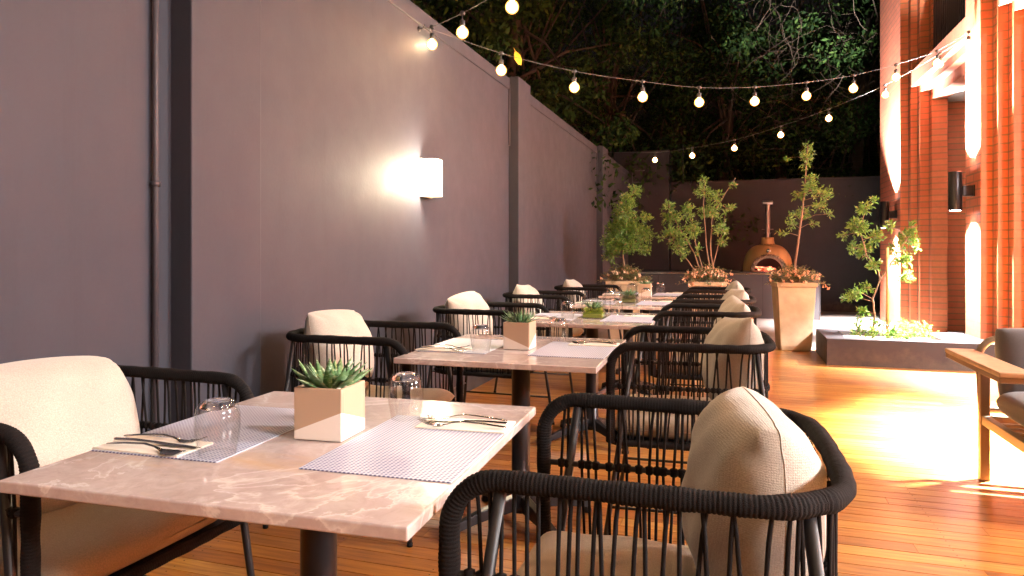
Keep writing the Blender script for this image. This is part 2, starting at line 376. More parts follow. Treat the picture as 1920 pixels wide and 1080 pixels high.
# ================================================================== back wall, chimney block, wire fence
bw = empty('back_wall', (0, 14.64, 0), 0, 'dark painted wall closing the far end of the courtyard', 'wall')
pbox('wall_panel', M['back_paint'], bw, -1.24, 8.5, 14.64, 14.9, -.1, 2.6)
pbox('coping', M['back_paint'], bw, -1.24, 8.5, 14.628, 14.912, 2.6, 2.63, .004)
cb = empty('chimney_block', (-1.7, 14.3, 0), 0, 'tall dark rendered block in the far left corner behind the counter', 'wall block')
pbox('block_body', M['back_paint'], cb, -2.40, -1.25, 14.40, 15.3, -.1, 3.28, .005)
mb = MB(); mb.box(-.30, -.05, .07, .095, 2.86, 2.875); mb.box(-.31, -.295, .085, .098, 2.62, 2.88); mb.box(-.31, -.05, .085, .098, 2.62, 2.635); mb.build('bracket', M['pipe_paint'], cb)
wf = empty('wire_fence', (1.4, 14.8, 2.63), 0, 'thin horizontal security wires strung above the dark back wall', 'fence')
mb = MB()
for i in range(7): mb.tube([(-2.4, 0, .10+i*.105), (0, 0, .09+i*.105), (2.4, 0, .10+i*.105)], .0016, 4)
mb.build('wire', M['iron_base'], wf)
for x in (-2.4, 0, 2.4):
    mb = MB(); mb.box(x-.012, x+.012, -.012, .012, 0, .8); mb.build('post', M['iron_base'], wf)

# ================================================================== brick building
BX = 2.40; ST = [(0, 0), (.11, .13), (.20, .26), (.32, .38)]   # step depth in x, advance in y
bb = empty('brick_building', (BX, 8, 0), 0, 'red brick building with stepped portals along the right side', 'building')
TOP = 6.4
def pier(y0, L, north=True, south=True):
    mb = MB(); mj = MB(); mm = MB()
    S = [BX-BX]  # local x 0 = BX
    y0 -= 8; y1 = y0+L
    mb.box(0, .11, y0+.004, y1-.004, -.1, TOP)                                    # outer plane block
    mj.box(.0015, .1085, y0, y0+.01, -.1, TOP); mj.box(.0015, .1085, y1-.01, y1, -.1, TOP)
    xs = [.11, .20, .32, .52]
    for k in range(3):
        d = .13*(k+1); a = y0-(d if south else 0); b = y1+(d if north else 0)
        mj.box(xs[k], xs[k+1], a, b, -.1, TOP)
        if south: mm.box(xs[k]-.005, xs[k]+.002, a+.13-.005, a+.132, -.1, TOP)
        if north: mm.box(xs[k]-.005, xs[k]+.002, b-.132, b-.13+.005, -.1, TOP)
    mj.box(.521, 1.0, y0-.05, y1+.05, -.1, TOP)
    p = mb.build('pier', M['brick'], bb, .003); mj.build('stepped_jamb', M['brick_jamb'], p, .003, 1); mm.build('mortar_joint', M['concrete'], p)
PY = [8.08, 4.58, 1.08, -2.42]
for y in PY: pier(y, .48)
pier(11.58, 1.49, north=False)
def lintel(ya, yb):
    ya -= 8; yb -= 8
    mb = MB()
    for k, (x0, x1, zb, zt) in enumerate(((.11, .20, 3.60, 3.83), (.20, .32, 3.50, 3.80), (.32, .52, 3.36, 3.78))):
        mb.box(x0+.001*k+.0015, x1-.002, ya+.39-.13*k-.26+.002, yb-.39+.13*k+.26-.002, zb, zt)
    mb.build('lintel', M['brick_soldier'], bb, .003)
    mb = MB(); mb.box(.36, .50, ya+.1, yb-.1, 3.785, TOP); mb.build('upper_window', M['window_frame'], bb)
    mb = MB(); y = ya+.35
    while y < yb-.35:
        mb.box(.335, .36, y, y+.045, 3.80, TOP); y += .085
    mb.build('shutter_slats', M['shutter'], bb)
for a, b in ((8.56, 11.58), (5.06, 8.08), (1.56, 4.58), (-1.94, 1.08)): lintel(a, b)
# lobby and rooms behind the portals
pbox('lobby_wall', M['brick'], bb, 2.93, 9, 12.62, 12.8, -.1, 6.4)
pbox('skirting', M['window_frame'], bb, 2.93, 9, 12.59, 12.62, -.1, .42)
pbox('ceiling', M['ceiling_paint'], bb, 2.93, 9, -5, 12.61, 3.37, 3.5)
pbox('room_wall', M['ceiling_paint'], bb, 8.9, 9.0, -5, 12.6, -.1, 3.36)
pbox('room_floor', M['paving_tile'], bb, 3.42, 8.9, -5, 12.58, -.1, -.003)
pbox('partition', M['brick'], bb, 3.41, 8.9, 8.2, 8.4, 0, 3.36)
for yc in (6.5, 3.1, -.4):
    light('room_fill_light', 'AREA', (4.6-BX, yc-8, 3.3), ROOM_FILL_W, SOFT, bb, 1.2, (0, R(35), 0))  # unseen area lights, added to light the tables through the portals
light('lobby_lamp', 'AREA', (4.2-BX, 10.2-8, 3.34), 6, COOL, bb, .6)

# cylinder wall lamps
def wall_lamp(y, z, label, k=1.0, cone=112):
    o = empty('cylinder_wall_lamp', (2.235, y, z), 0, label, 'wall lamp', 'cylinder lamps along the brick building')
    mb = MB(); mb.lathe([(.053, -.203), (.062, -.205), (.064, -.2), (.064, .2), (.062, .205), (.053, .203)], 32); mb.build('lamp_body', M['black_metal'], o)
    mb = MB(); mb.box(.06, BX-2.235-.012, -.045, .045, -.055, .055); mb.build('bracket', M['black_metal'], o, .003)
    mb = MB(); mb.box(BX-2.235-.013, BX-2.235-.0005, -.055, .055, -.06, .06); mb.build('mounting_plate', M['black_metal'], o, .002)
    for s in (-1, 1):
        mb = MB(); mb.lathe([(.0001, s*.2035), (.0525, s*.2035)], 24); mb.build('lens', M['lamp_disc'], o)
    light('down_beam', 'SPOT', (0, 0, -.212), PIER_W*k, COOL, o, .05, (0, 0, 0), cone, .6)
    light('up_beam', 'SPOT', (0, 0, .212), PIER_W*2.4*min(k, 1), COOL, o, .045, (R(180), 0, 0), 104, .5)
    return o
wall_lamp(8.30, 1.80, 'black cylinder lamp on the nearer brick pier, shining up and down')
wall_lamp(11.84, 1.74, 'black cylinder lamp behind the staked shrub on the far brick pier')
wall_lamp(4.80, 1.80, 'black cylinder lamp on the pier beside the lounge chair', 5.0, 102)
wall_lamp(1.30, 1.80, 'added unseen cylinder lamp on the pier beside the nearest table', .25)  # out of view, added for broad light on the tables
wall_lamp(-2.20, 1.80, 'added unseen cylinder lamp on the last pier behind the viewer', .35)  # out of view, added for light from behind the camera

# ================================================================== raised bed
rb = empty('raised_bed', (1.6, 8.15, 0), 0, 'low dark rendered planting bed between the deck and brick building', 'raised bed')
mb = MB()
x0, x1, y0, y1, h = .92-1.6, 2.395-1.6, 7.66-8.15, 8.66-8.15, .27
hx0, hx1, hy0, hy1 = 1.12-1.6, 2.02-1.6, 7.86-8.15, 8.44-8.15
mb.box(x0, x1, y0, hy0, -.02, h); mb.box(x0, x1, hy1, y1, -.02, h); mb.box(x0, hx0, hy0, hy1, -.02, h); mb.box(hx1, x1, hy0, hy1, -.02, h)
mb.box(x1-.0, x1+.0001, 0, 0.0001, 0, 0.0001)
mb.build('bed_wall', M['bed_paint'], rb)
mb = MB(); mb.box(hx0, hx1, hy0, hy1, .02, .225); mb.build('bed_soil', M['pebble'], rb)
pbox('bed_extension', M['bed_paint'], rb, 2.3945, 2.91, 7.66, 8.075, -.02, .268)

# ================================================================== counter and oven
ct = empty('outdoor_counter', (0, 13.2, 0), 0, 'long dark counter with a pale edged top under the pizza oven', 'counter')
pbox('counter_body', M['counter_paint'], ct, -2.085, 1.41, 12.75, 13.9, -.004, .765)
pbox('counter_edge', M['steel'], ct, -2.085, 1.43, 12.722, 13.9, .767, .79)
pbox('counter_slab', M['counter_top'], ct, -2.085, 1.425, 12.73, 13.9, .791, .815)
pbox('end_panel', M['bed_paint'], ct, 1.411, 1.428, 12.745, 13.9, -.004, .765)
mb = MB()
for x in (-1.3, -.4, .5): mb.box(x-.003, x+.003, -.4525, -.449, .05, .74)
mb.build('door_gap', M['dark_gap'], ct)
ov = empty('pizza_oven', (.60, 13.22, .816), 0, 'domed terracotta wood fired oven with a steel flue on the counter', 'oven')
def dome(rx, ry, hz, z0=0, cut=None, sy=1):
    mb = MB(); nu, nv = 48, 20; vs = []; keep = []
    for j in range(nv+1):
        ph = (math.pi/2)*j/nv; rr = math.cos(ph)**.66; zz = math.sin(ph)**.95
        for i in range(nu):
            a = 2*math.pi*i/nu; vs.append((rx*rr*math.cos(a), ry*rr*math.sin(a), z0+hz*zz))
    fs = []
    for j in range(nv):
        for i in range(nu):
            q = (j*nu+i, j*nu+(i+1) % nu, (j+1)*nu+(i+1) % nu, (j+1)*nu+i)
            cx = sum(vs[k][0] for k in q)/4; cy = sum(vs[k][1] for k in q)/4; cz = sum(vs[k][2] for k in q)/4
            if cut and cy < 0 and (cx/cut[0])**2+((cz)/cut[1])**2 < 1: continue
            fs.append(q)
    mb.add(vs, fs, True); return mb
dome(.43, .43, .49, 0, (.265, .31)).build('dome', M['oven_clay'], ov)
dome(.385, .395, .42, 0, (.28, .33)).build('firebox', M['soot'], ov)
mb = MB(); mb.box(-.40, .40, -.38, .40, -.001, .006); mb.build('oven_floor', M['stone_trim'], ov)
def archpt(r, a): return (r*math.cos(a), r*1.02*math.sin(a))
mb = MB(); n = 28
for i in range(n):
    a, b = math.pi*i/n, math.pi*(i+1)/n
    P = [archpt(.235, a), archpt(.272, a), archpt(.272, b), archpt(.235, b)]
    vs = [(x, -.43, z) for x, z in P]+[(x, -.24, z) for x, z in P]
    mb.add(vs, [(0, 1, 2, 3), (7, 6, 5, 4), (0, 4, 5, 1), (1, 5, 6, 2), (2, 6, 7, 3), (3, 7, 4, 0)])
mb.build('mouth_collar', M['stone_trim'], ov)
mb = MB()
for i in range(23):
    a = math.pi*(i+.5)/23; x, z = archpt(.29, a)
    mb.lathe([(.001, -.024), (.018, -.018), (.024, 0), (.018, .018), (.001, .024)], 8, (x, -.40, max(z, .02)), Matrix.Rotation(random.random()*3, 3, 'X'))
mb.build('trim_stones', M['stone_trim'], ov)
mb = MB(); mb.lathe([(.13, .44), (.115, .52), (.105, .56), (.105, .61), (.0, .612)], 28); nk = mb.build('neck', M['oven_clay'], ov)
mb = MB()
for i in range(16):
    a = 2*math.pi*i/16; mb.lathe([(.001, -.014), (.014, 0), (.001, .014)], 6, (.135*math.cos(a), .135*math.sin(a), .485))
mb.build('neck_trim', M['stone_trim'], ov)
mb = MB(); mb.lathe([(.045, .60), (.045, 1.22)], 24); mb.lathe([(.056, .68), (.060, .685), (.060, .70), (.056, .705)], 24); mb.tube([(-.10, 0, .76), (.10, 0, .76)], .006, 6)
fl = mb.build('flue', M['flue_steel'], ov)
mb = MB(); mb.lathe([(.0, -.095), (.034, -.092), (.038, -.075), (.038, .075), (.034, .092), (0, .095)], 20, (0, 0, 1.245), Matrix.Rotation(R(90), 3, 'Y')); mb.build('flue_cap', M['flue_steel'], ov)
mb = MB(); mb.lathe([(.001, 0), (.034, 0), (.036, .006), (.03, .012), (.001, .012)], 20, (0, -.345, .365), Matrix.Rotation(R(72), 3, 'X')); mb.build('badge', M['steel'], ov)
mb = MB(); random.seed(5)
for i in range(9):
    x = random.uniform(-.16, .06); yy = random.uniform(-.22, -.02); a = random.uniform(0, 3)
    L = .09; mb.tube([(x-L*math.cos(a), yy-L*math.sin(a)*.5, .025+.015*(i % 4)), (x+L*math.cos(a), yy+L*math.sin(a)*.5, .03+.022*(i % 3))], .02, 7)
mb.build('burning_logs', M['ember'], ov)
light('fire_light', 'POINT', (-.05, -.10, .12), 3, (1, .22, .14), ov, .06)
pbox('grill_plate', M['counter_top'], ct, -.45, .12, 12.95, 13.6, .816, .84); pbox('tray', M['steel'], ct, 1.12, 1.36, 12.95, 13.4, .816, .85, .01)

# ================================================================== tables
def place(o, x, y, rz=0, z=None):
    o.location = (x, y, o.location.z if z is None else z); o.rotation_euler = (0, 0, rz); return o
ORD = ['nearest', 'second', 'third', 'fourth', 'farthest']
tb = empty('marble_table', (0, 0, 0), 0, 'x', 'table', 'marble tables in a row')
mb = MB(); mb.box(-.39, .39, -.405, .405, .728, .75); mb.build('tabletop', M['marble'], tb, .0035, 3)
mb = MB(); mb.lathe([(.001, .727), (.15, .727), (.15, .722), (.039, .720), (.039, .10), (.050, .095), (.050, .07), (.001, .07)], 32); mb.build('column', M['iron_base'], tb)
for k in range(4):
    a = math.pi/4+k*math.pi/2; c, s = math.cos(a), math.sin(a); mb = MB(); nx, ny = -s, c
    def q(r_, z, w): return [(c*r_+nx*w, s*r_+ny*w, z), (c*r_-nx*w, s*r_-ny*w, z)]
    A = q(.03, .135, .018)+q(.03, .075, .024); B = q(.20, .095, .016)+q(.20, .055, .022); C_ = q(.345, .048, .014)+q(.345, .022, .018)
    vs = A+B+C_; fs = []
    for i in (0, 4): fs += [(i, i+1, i+5, i+4), (i+2, i+6, i+7, i+3), (i, i+4, i+6, i+2), (i+1, i+3, i+7, i+5)]
    fs += [(0, 2, 3, 1), (8, 9, 11, 10)]
    mb.add(vs, fs); lg = mb.build('base_leg', M['iron_base'], tb, .003)
    mb = MB(); mb.lathe([(.001, 0.0), (.020, 0.0), (.022, .01), (.016, .03), (.001, .03)], 14, (c*.335, s*.335, 0)); mb.build('foot_pad', M['frame_black'], lg)
TB = [(-.858, 1.285, 2.6), (-.85, 2.75, 1.2), (-.825, 4.155, .6), (-.80, 5.50, .4), (-.80, 6.69, .3)]
tables = []
for i, (x, y, a) in enumerate(TB):
    o = tb if i == 0 else copy_tree(tb); place(o, x, y, R(a), 0); tables.append(o)
    o['label'] = ['nearest marble table, its top filling the lower left of the photo', 'second marble table, with a tan planter cube and tumblers', 'third marble table, with a glass vase of moss in the middle', 'fourth marble table, between the moss vase table and the last one', 'farthest marble table, just in front of the big clay planters'][i]

# ================================================================== rope chairs
def rr_path(pts, rads, seg=8, closed=False):
    out = []; n = len(pts); P = [Vector(p) for p in pts]
    for i in range(n):
        r_ = rads[i]
        if r_ == 0 or (not closed and i in (0, n-1)): out.append(P[i]); continue
        a = (P[(i-1) % n]-P[i]).normalized(); b = (P[(i+1) % n]-P[i]).normalized(); ang = a.angle(b); d = r_/math.tan(ang/2)
        p0 = P[i]+a*d; p1 = P[i]+b*d; cen = P[i]+(a+b).normalized()*(r_/math.sin(ang/2))
        v0 = p0-cen; v1 = p1-cen; om = v0.angle(v1)
        for k in range(seg+1):
            t_ = k/seg; out.append(cen+(v0*math.sin((1-t_)*om)+v1*math.sin(t_*om))/math.sin(om))
    return out
def resample(path, step, closed=False):
    P = list(path)+([path[0]] if closed else []); out = []; acc = 0.0; L = [0]
    for i in range(1, len(P)): L.append(L[-1]+(P[i]-P[i-1]).length)
    n = max(2, int(L[-1]/step)); j = 0
    for k in range(n if closed else n+1):
        s_ = L[-1]*k/n
        while j < len(L)-2 and L[j+1] < s_: j += 1
        f = (s_-L[j])/max(1e-9, L[j+1]-L[j]); out.append(P[j].lerp(P[j+1], f))
    return out, L[-1]
def rope_tube(mb, path, r0, closed=False, step=.0016, n=10, amp=.0019, pitch=.0068):
    pts, L = resample(path, step, closed); m = len(pts)
    if closed: pitch = L/round(L/pitch)
    ds = L/(m if closed else m-1); ph = 0; rad = []
    for i in range(m):
        w_ = abs(math.sin(math.pi*i*ds/pitch)); rad.append(r0+amp*(w_**.6)+.0007*math.sin(i*ds*31)+.0006*math.sin(i*ds*83+1))
    mb.tube(pts, rad, n, closed)
FX, BXc, HY, ZT, ZS, ZM = -.30, .28, .305, .795, .425, .64
def make_chair():
    ch = empty('rope_chair', (0, 0, 0), 0, 'x', 'chair', 'black rope dining chairs')
    top = [(FX, -HY, ZS-.01), (FX, -HY, ZT), (BXc-.02, -HY-.004, ZT), (BXc, 0, ZT)]
    top = [(FX, -HY, ZS), (FX, -HY, ZT), (BXc, -HY, ZT), (BXc, HY, ZT), (FX, HY, ZT), (FX, HY, ZS)]
    path = rr_path(top, [0, .085, .13, .13, .085, 0], 10)
    path = [Vector((p.x+(.02*(1-(p.y/HY)**2) if p.x > .25 else 0), p.y, p.z)) for p in resample(path, .01)[0]]
    mb = MB(); rope_tube(mb, path, .0158); mb.build('wrapped_arm_ring', M['rope'], ch)
    sf = rr_path([(FX, -HY, ZS), (BXc, -HY, ZS), (BXc, HY, ZS), (FX, HY, ZS)], [.05, .12, .12, .05], 8, True)
    mb = MB(); rope_tube(mb, sf, .0125, True, .002, 8); mb.build('wrapped_seat_frame', M['rope'], ch)
    mr = rr_path([(FX, -HY, ZM), (BXc, -HY, ZM), (BXc, HY, ZM), (FX, HY, ZM)], [0, .13, .13, 0], 10)
    mrp, Lm = resample(mr, .01)
    mb = MB(); mb.tube(mrp, .0068, 8); mb.build('middle_rail', M['frame_black'], ch)
    # cords follow the plan outline, in irregular pairs
    outline, L = resample(rr_path([(FX, -HY, 0), (BXc, -HY, 0), (BXc, HY, 0), (FX, HY, 0)], [0, .13, .13, 0], 10), .002)
    def at(s_): 
        k = max(0, min(len(outline)-1, int(s_/L*(len(outline)-1)))); return outline[k]
    mb = MB(); rs = random.Random(11); s_ = .035; kn = MB()
    while s_ < L-.03:
        lean = rs.uniform(-.012, .012); a = at(s_+lean); b = at(s_+rs.uniform(-.004, .004)); c = at(s_-lean*.6+rs.uniform(-.008, .008))
        j = rs.uniform(-.002, .002)
        mb.tube([(a.x, a.y, ZT-.012), (a.x*.6+b.x*.4, a.y*.6+b.y*.4+j, ZT-.05), (b.x, b.y, ZM+.006), (b.x, b.y, ZM-.008), (c.x, c.y, ZS+.006)], .0034, 6, caps=False)
        n_ = Vector((b.x*.0, b.y, 0)); 
        kn.lathe([(.004, -.010), (.0085, -.008), (.0098, -.002), (.0090, .003), (.0098, .008), (.004, .011)], 8, (b.x, b.y, ZM))
        s_ += rs.choice((.016, .020, .024, .031))
    mb.build('cord_weave', M['rope'], ch); kn.build('rail_knots', M['rope'], ch)
    legs = {}
    for sx in (-1, 1):
        for sy in (-1, 1):
            tx = -.215 if sx < 0 else .232; fx = -.325 if sx < 0 else .33; ty = HY-.002 if sx < 0 else .268
            p0 = Vector((tx, sy*ty, ZT-.014)); p1 = Vector((fx, sy*(HY+.02), .012))
            mb = MB(); mb.tube([p0, p0.lerp(p1, .5), p1], [.0105, .0105, .0095], 10); o = mb.build('leg', M['frame_black'], ch); legs[sx, sy] = (p0, p1)
            mb = MB(); mb.lathe([(.001, 0), (.0115, 0), (.0115, .014), (.001, .016)], 10, (p1.x, p1.y, 0)); mb.build('foot_cap', M['rope'], o)
    for sy in (-1, 1):
        a = legs[-1, sy]; b = legs[1, sy]; f = .78
        mb = MB(); mb.tube([a[0].lerp(a[1], f), b[0].lerp(b[1], f)], .006, 8); mb.build('stretcher', M['frame_black'], ch)
    mb = MB(); a = (legs[1, -1][0].lerp(legs[1, -1][1], .78)+legs[1, -1][0].lerp(legs[1, -1][1], .78))*.5
    mb.tube([legs[1, -1][0].lerp(legs[1, -1][1], .7), legs[1, 1][0].lerp(legs[1, 1][1], .7)], .006, 8); mb.build('stretcher', M['frame_black'], ch)
    # seat cushion: soft rounded slab
    mb = MB()
    def slab(a0, a1, b0, b1, z0, z1, ex=5.0, rnd=.5):
        def f(sgn):
            def g_(u, v):
                a = 2*u-1; b = 2*v-1; A = math.sin(a*math.pi/2); B = math.sin(b*math.pi/2)
                e = max(0, (1-abs(A)**ex))**rnd*max(0, (1-abs(B)**ex))**rnd
                xx = (a0+a1)/2+(a1-a0)/2*A; yy = (b0+b1)/2+(b1-b0)/2*B
                k = (A*B)**2; xx -= (a1-a0)*.018*A*k; yy -= (b1-b0)*.018*B*k
                zc = (z0+z1)/2; return (xx, yy, zc+sgn*(z1-z0)/2*e+(.003*math.sin(xx*31+yy*17) if sgn > 0 else 0))
            return g_
        mb.grid(f(1), 26, 26); mb.grid(f(-1), 26, 26, flip=True)
    slab(-.30, .275, -.275, .275, ZS+.002, ZS+.085, 10); mb.build('seat_cushion', M['seat_fabric'], ch)
    mb = MB(); mb.box(-.28, .28, -.285, .285, ZS-.006, ZS+.001); mb.build('seat_base', M['frame_black'], ch)
    return ch
chair = make_chair()
def make_pillow(seed, w=.42, h=.425, t=.215, soft=False):
    eb, ep, ck = (2.8, .58, .20) if soft else (2.1, .72, .13)
    rs = random.Random(seed); mb = MB(); ph = [rs.uniform(0, 6) for _ in range(6)]; sag = rs.uniform(.01, .035); tw = rs.uniform(-.02, .02)
    def f(sgn):
        def g_(u, v):
            A = math.sin((2*u-1)*math.pi/2*.999); B = math.sin((2*v-1)*math.pi/2*.999)
            e = (max(0, 1-abs(A)**3.0)**.5)*(max(0, 1-abs(B)**eb)**ep)
            cc = 1-ck*(A*B)**2; y = A*w/2*(1-.01*(1-B*B))*cc; z = B*h/2*(1-.01*(1-A*A))*cc; z -= sag*(1-A*A)*max(0, B)
            wr = .004*math.sin(A*9+B*5+ph[0])*e+.003*math.sin(A*4-B*11+ph[1])*e
            cr = .006*math.exp(-((abs(A)-.8)**2+(abs(B)-.8)**2)/.03)*math.sin(14*(A-B)+ph[2])
            x = sgn*(t/2*e+wr)+cr+tw*A*B
            return (x, y, z)
        return g_
    mb.grid(f(1), 30, 30); mb.grid(f(-1), 30, 30, flip=True)
    seam = []
    for k in range(120):
        q_ = k/120*4; s_ = q_ % 1; a_ = [(s_, 0), (1, s_), (1-s_, 1), (0, 1-s_)][int(q_) % 4]; seam.append(f(1)(*a_))
    mb.tube(seam, .0013, 5, closed=True)
    return mb.build('pillow', M['cream_fabric'])
# right: faces -X (local front = -x). left: rotate 180.
RC = [(-.135, 1.315, 1.0), (-.165, 2.93, 3.5), (-.155, 4.40, 1.5), (-.15, 5.47, 0), (-.15, 6.80, 0)]
LC = [(-1.585, 1.285, 178.3), (-1.54, 2.735, 182), (-1.48, 4.12, 178.5), (-1.53, 5.62, 180), (-1.42, 6.93, 180)]
i = 0
RL = ['aisle side rope chair at the nearest table, largest chair in the photo', 'aisle side rope chair directly behind the largest one, at the second table', 'aisle side rope chair at the third table, by the moss vase', 'aisle side rope chair at the fourth table', 'aisle side rope chair at the farthest table, before the middle clay planter']
LL = ['wall side rope chair at the nearest table, cut off by the left photo edge', 'wall side rope chair under the glowing sconce, at the second table', 'wall side rope chair at the third table, before the second pilaster', 'wall side rope chair at the fourth table, beside the second pilaster', 'wall side rope chair at the farthest table, nearest the left clay planter']
chairs = []
for k, (x, y, a) in enumerate(RC):
    o = chair if k == 0 else copy_tree(chair); place(o, x, y, R(a), 0); o['label'] = RL[k]; chairs.append(o)
for k, (x, y, a) in enumerate(LC):
    o = copy_tree(chair); place(o, x, y, R(a), 0); o['label'] = LL[k]; chairs.append(o)
P_R = [(.165, .695, 13, 5, 2), (.165, .70, 12, 7, -5), (.16, .685, 8, 8, 5), (.16, .685, 10, 8, -3), (.16, .685, 6, 8, 4)]
P_L = [(.105, .69, 0, 21, 3), (.165, .70, 4, 15, 4), (.14, .70, -3, 17, -4), (.14, .70, 0, 17, 2), (.14, .70, 2, 17, 2)]
for grp, C0, PL, side in ((0, RC, P_R, 'aisle'), (1, LC, P_L, 'wall')):
    for k, (x, y, a) in enumerate(C0):
        lx, z, yaw, tilt, roll = PL[k]; pl = make_pillow(20+k+grp*10, .46 if grp else .42, soft=(k == 0))
        ca, sa = math.cos(R(a)), math.sin(R(a)); dy = [.03, .02, 0, 0, 0][k] if grp == 0 else [-.04, .0, 0, 0, 0][k]
        pl.location = (x+ca*lx-sa*dy, y+sa*lx+ca*dy, z); pl.rotation_euler = (Matrix.Rotation(R(a+yaw), 3, 'Z') @ Matrix.Rotation(R(tilt), 3, 'Y') @ Matrix.Rotation(R(roll), 3, 'X')).to_euler()
        tag(pl, 'cream pillow leaning in the %s side chair of the %s table' % (side, ORD[k]), 'pillow', 'cream pillows on the rope chairs')

# ================================================================== table settings
def tl(k, lx, ly):
    x, y, a = TB[k]; c, s = math.cos(R(a)), math.sin(R(a)); return x+c*lx-s*ly, y+s*lx+c*ly
def add_copy(proto, first, name=None):
    if first: return proto
    return copy_tree(proto)
# prototypes
def tumbler():
    g = empty('glass_tumbler', (0, 0, 0), 0, 'x', 'glass', 'upside down tumblers on the tables')
    mb = MB(); mb.lathe([(.0345, 0), (.0400, .030), (.0430, .055), (.0425, .078), (.0385, .095), (.031, .105), (.024, .1085)], 40)
    mb.lathe([(.0325, 0), (.0380, .030), (.0410, .055), (.0405, .076), (.036, .089), (.0, .0925)], 40, (0, 0, 0)); mb.lathe([(.0325, 0), (.0345, 0)], 40)
    mb.build('glass_wall', M['glass_thin'], g)
    mb = MB(); mb.lathe([(.0, .0935), (.031, .0925), (.0335, .095), (.0275, .104), (.022, .1075), (.018, .1075), (.016, .105), (0, .1045)], 40); mb.build('thick_base', M['glass_solid'], g)
    return g
def mat_o():
    mb = MB(); mb.box(-.15, .15, -.215, .215, 0, .0018); return mb.build('placemat', M['placemat'], None, .0006, 1)
def napkin_o():
    mb = MB()
    mb.grid(lambda u, v: ((u-.5)*.21, (v-.5)*.10, .0035+.0016*math.sin(u*5)*math.sin(v*4)), 12, 8)
    mb.box(-.105, .105, -.05, .05, .0002, .0030); return mb.build('napkin', M['napkin'])
def cutlery(kind):   # handle end at +x, business end at -x
    mb = MB(); 
    def flat(pts):   # pts: (x, halfwidth, z, thick)
        vs = []
        for x, w_, z, th in pts:
            for k in range(8):
                a = 2*math.pi*k/8; vs.append((x, w_*math.cos(a), z+th*math.sin(a)))
        fs = [(i*8+k, i*8+(k+1) % 8, (i+1)*8+(k+1) % 8, (i+1)*8+k) for i in range(len(pts)-1) for k in range(8)]
        fs += [tuple(range(7, -1, -1)), tuple(range((len(pts)-1)*8, len(pts)*8))]; mb.add(vs, fs, True)
    if kind == 'knife': flat([(.105, .002, .006, .002), (.10, .006, .006, .003), (.05, .0055, .007, .003), (.0, .0045, .006, .0028), (-.02, .008, .005, .0014), (-.06, .0085, .004, .001), (-.10, .006, .003, .0008), (-.112, .001, .003, .0005)])
    else:
        flat([(.10, .002, .004, .001), (.095, .0065, .005, .0016), (.05, .005, .0095, .0018), (.0, .0035, .0125, .0018), (-.025, .0032, .009, .0018), (-.042, .006, .004, .0014)])
        if kind == 'fork':
            flat([(-.040, .006, .0042, .0013), (-.052, .0115, .0025, .001), (-.062, .0125, .003, .001)])
            for y in (-.0105, -.0035, .0035, .0105): mb.tube([(-.060, y, .003), (-.080, y, .005), (-.100, y, .0125)], [.0016, .0014, .0008], 5)
        else: flat([(-.040, .006, .0040, .0013), (-.055, .015, .002, .001), (-.072, .0195, .0016, .001), (-.088, .016, .003, .001), (-.100, .004, .0065, .0006)])
    return mb.build(kind, M['steel'])
tum = tumbler(); pm = mat_o(); nk_ = napkin_o(); cut = [cutlery('fork'), cutlery('knife'), cutlery('spoon')]
first = True
KIN = ['nearest table', 'second table', 'third table', 'fourth table', 'farthest table']
for k in range(5):
    a = TB[k][2]
    for side, sg in (('aisle', 1), ('wall', -1)):
        rz = R(a)+(0 if sg > 0 else math.pi)
        jit = (rng.random(4)-.5)
        def put(o, lx, ly, z, dr=0):
            x, y = tl(k, lx*sg, ly*sg); o.location = (x, y, z); o.rotation_euler = (0, 0, rz+dr); return o
        m_ = pm if first else copy_tree(pm); put(m_, .235, .005, .7504); tag(m_, 'woven lilac placemat on the %s side of the %s' % (side, KIN[k]), 'placemat', 'woven placemats')
        n_ = nk_ if first else copy_tree(nk_); put(n_, .282, .165, .7524, jit[0]*.1); tag(n_, 'folded cream napkin on the %s side of the %s' % (side, KIN[k]), 'napkin', 'folded napkins')
        for q_, (nm, ly, dr, dx) in enumerate((('fork', .133, .05, 0), ('knife', .165, .03, -.01), ('spoon', .198, -.02, -.015))):
            c_ = cut[q_] if first else copy_tree(cut[q_]); put(c_, .285+dx, ly+jit[1]*.006, .7562, dr+jit[2]*.08)
            tag(c_, 'steel %s on the %s side napkin of the %s' % (nm, side, KIN[k]), nm, nm+'s on the tables')
        g_ = tum if first else copy_tree(tum); put(g_, .118, .185+(.015 if sg > 0 else -.015)+jit[3]*.02, .7505 if False else .7524); tag(g_, 'upturned glass tumbler on the %s side of the %s' % (side, KIN[k]), 'glass', 'upside down tumblers on the tables')
        first = False

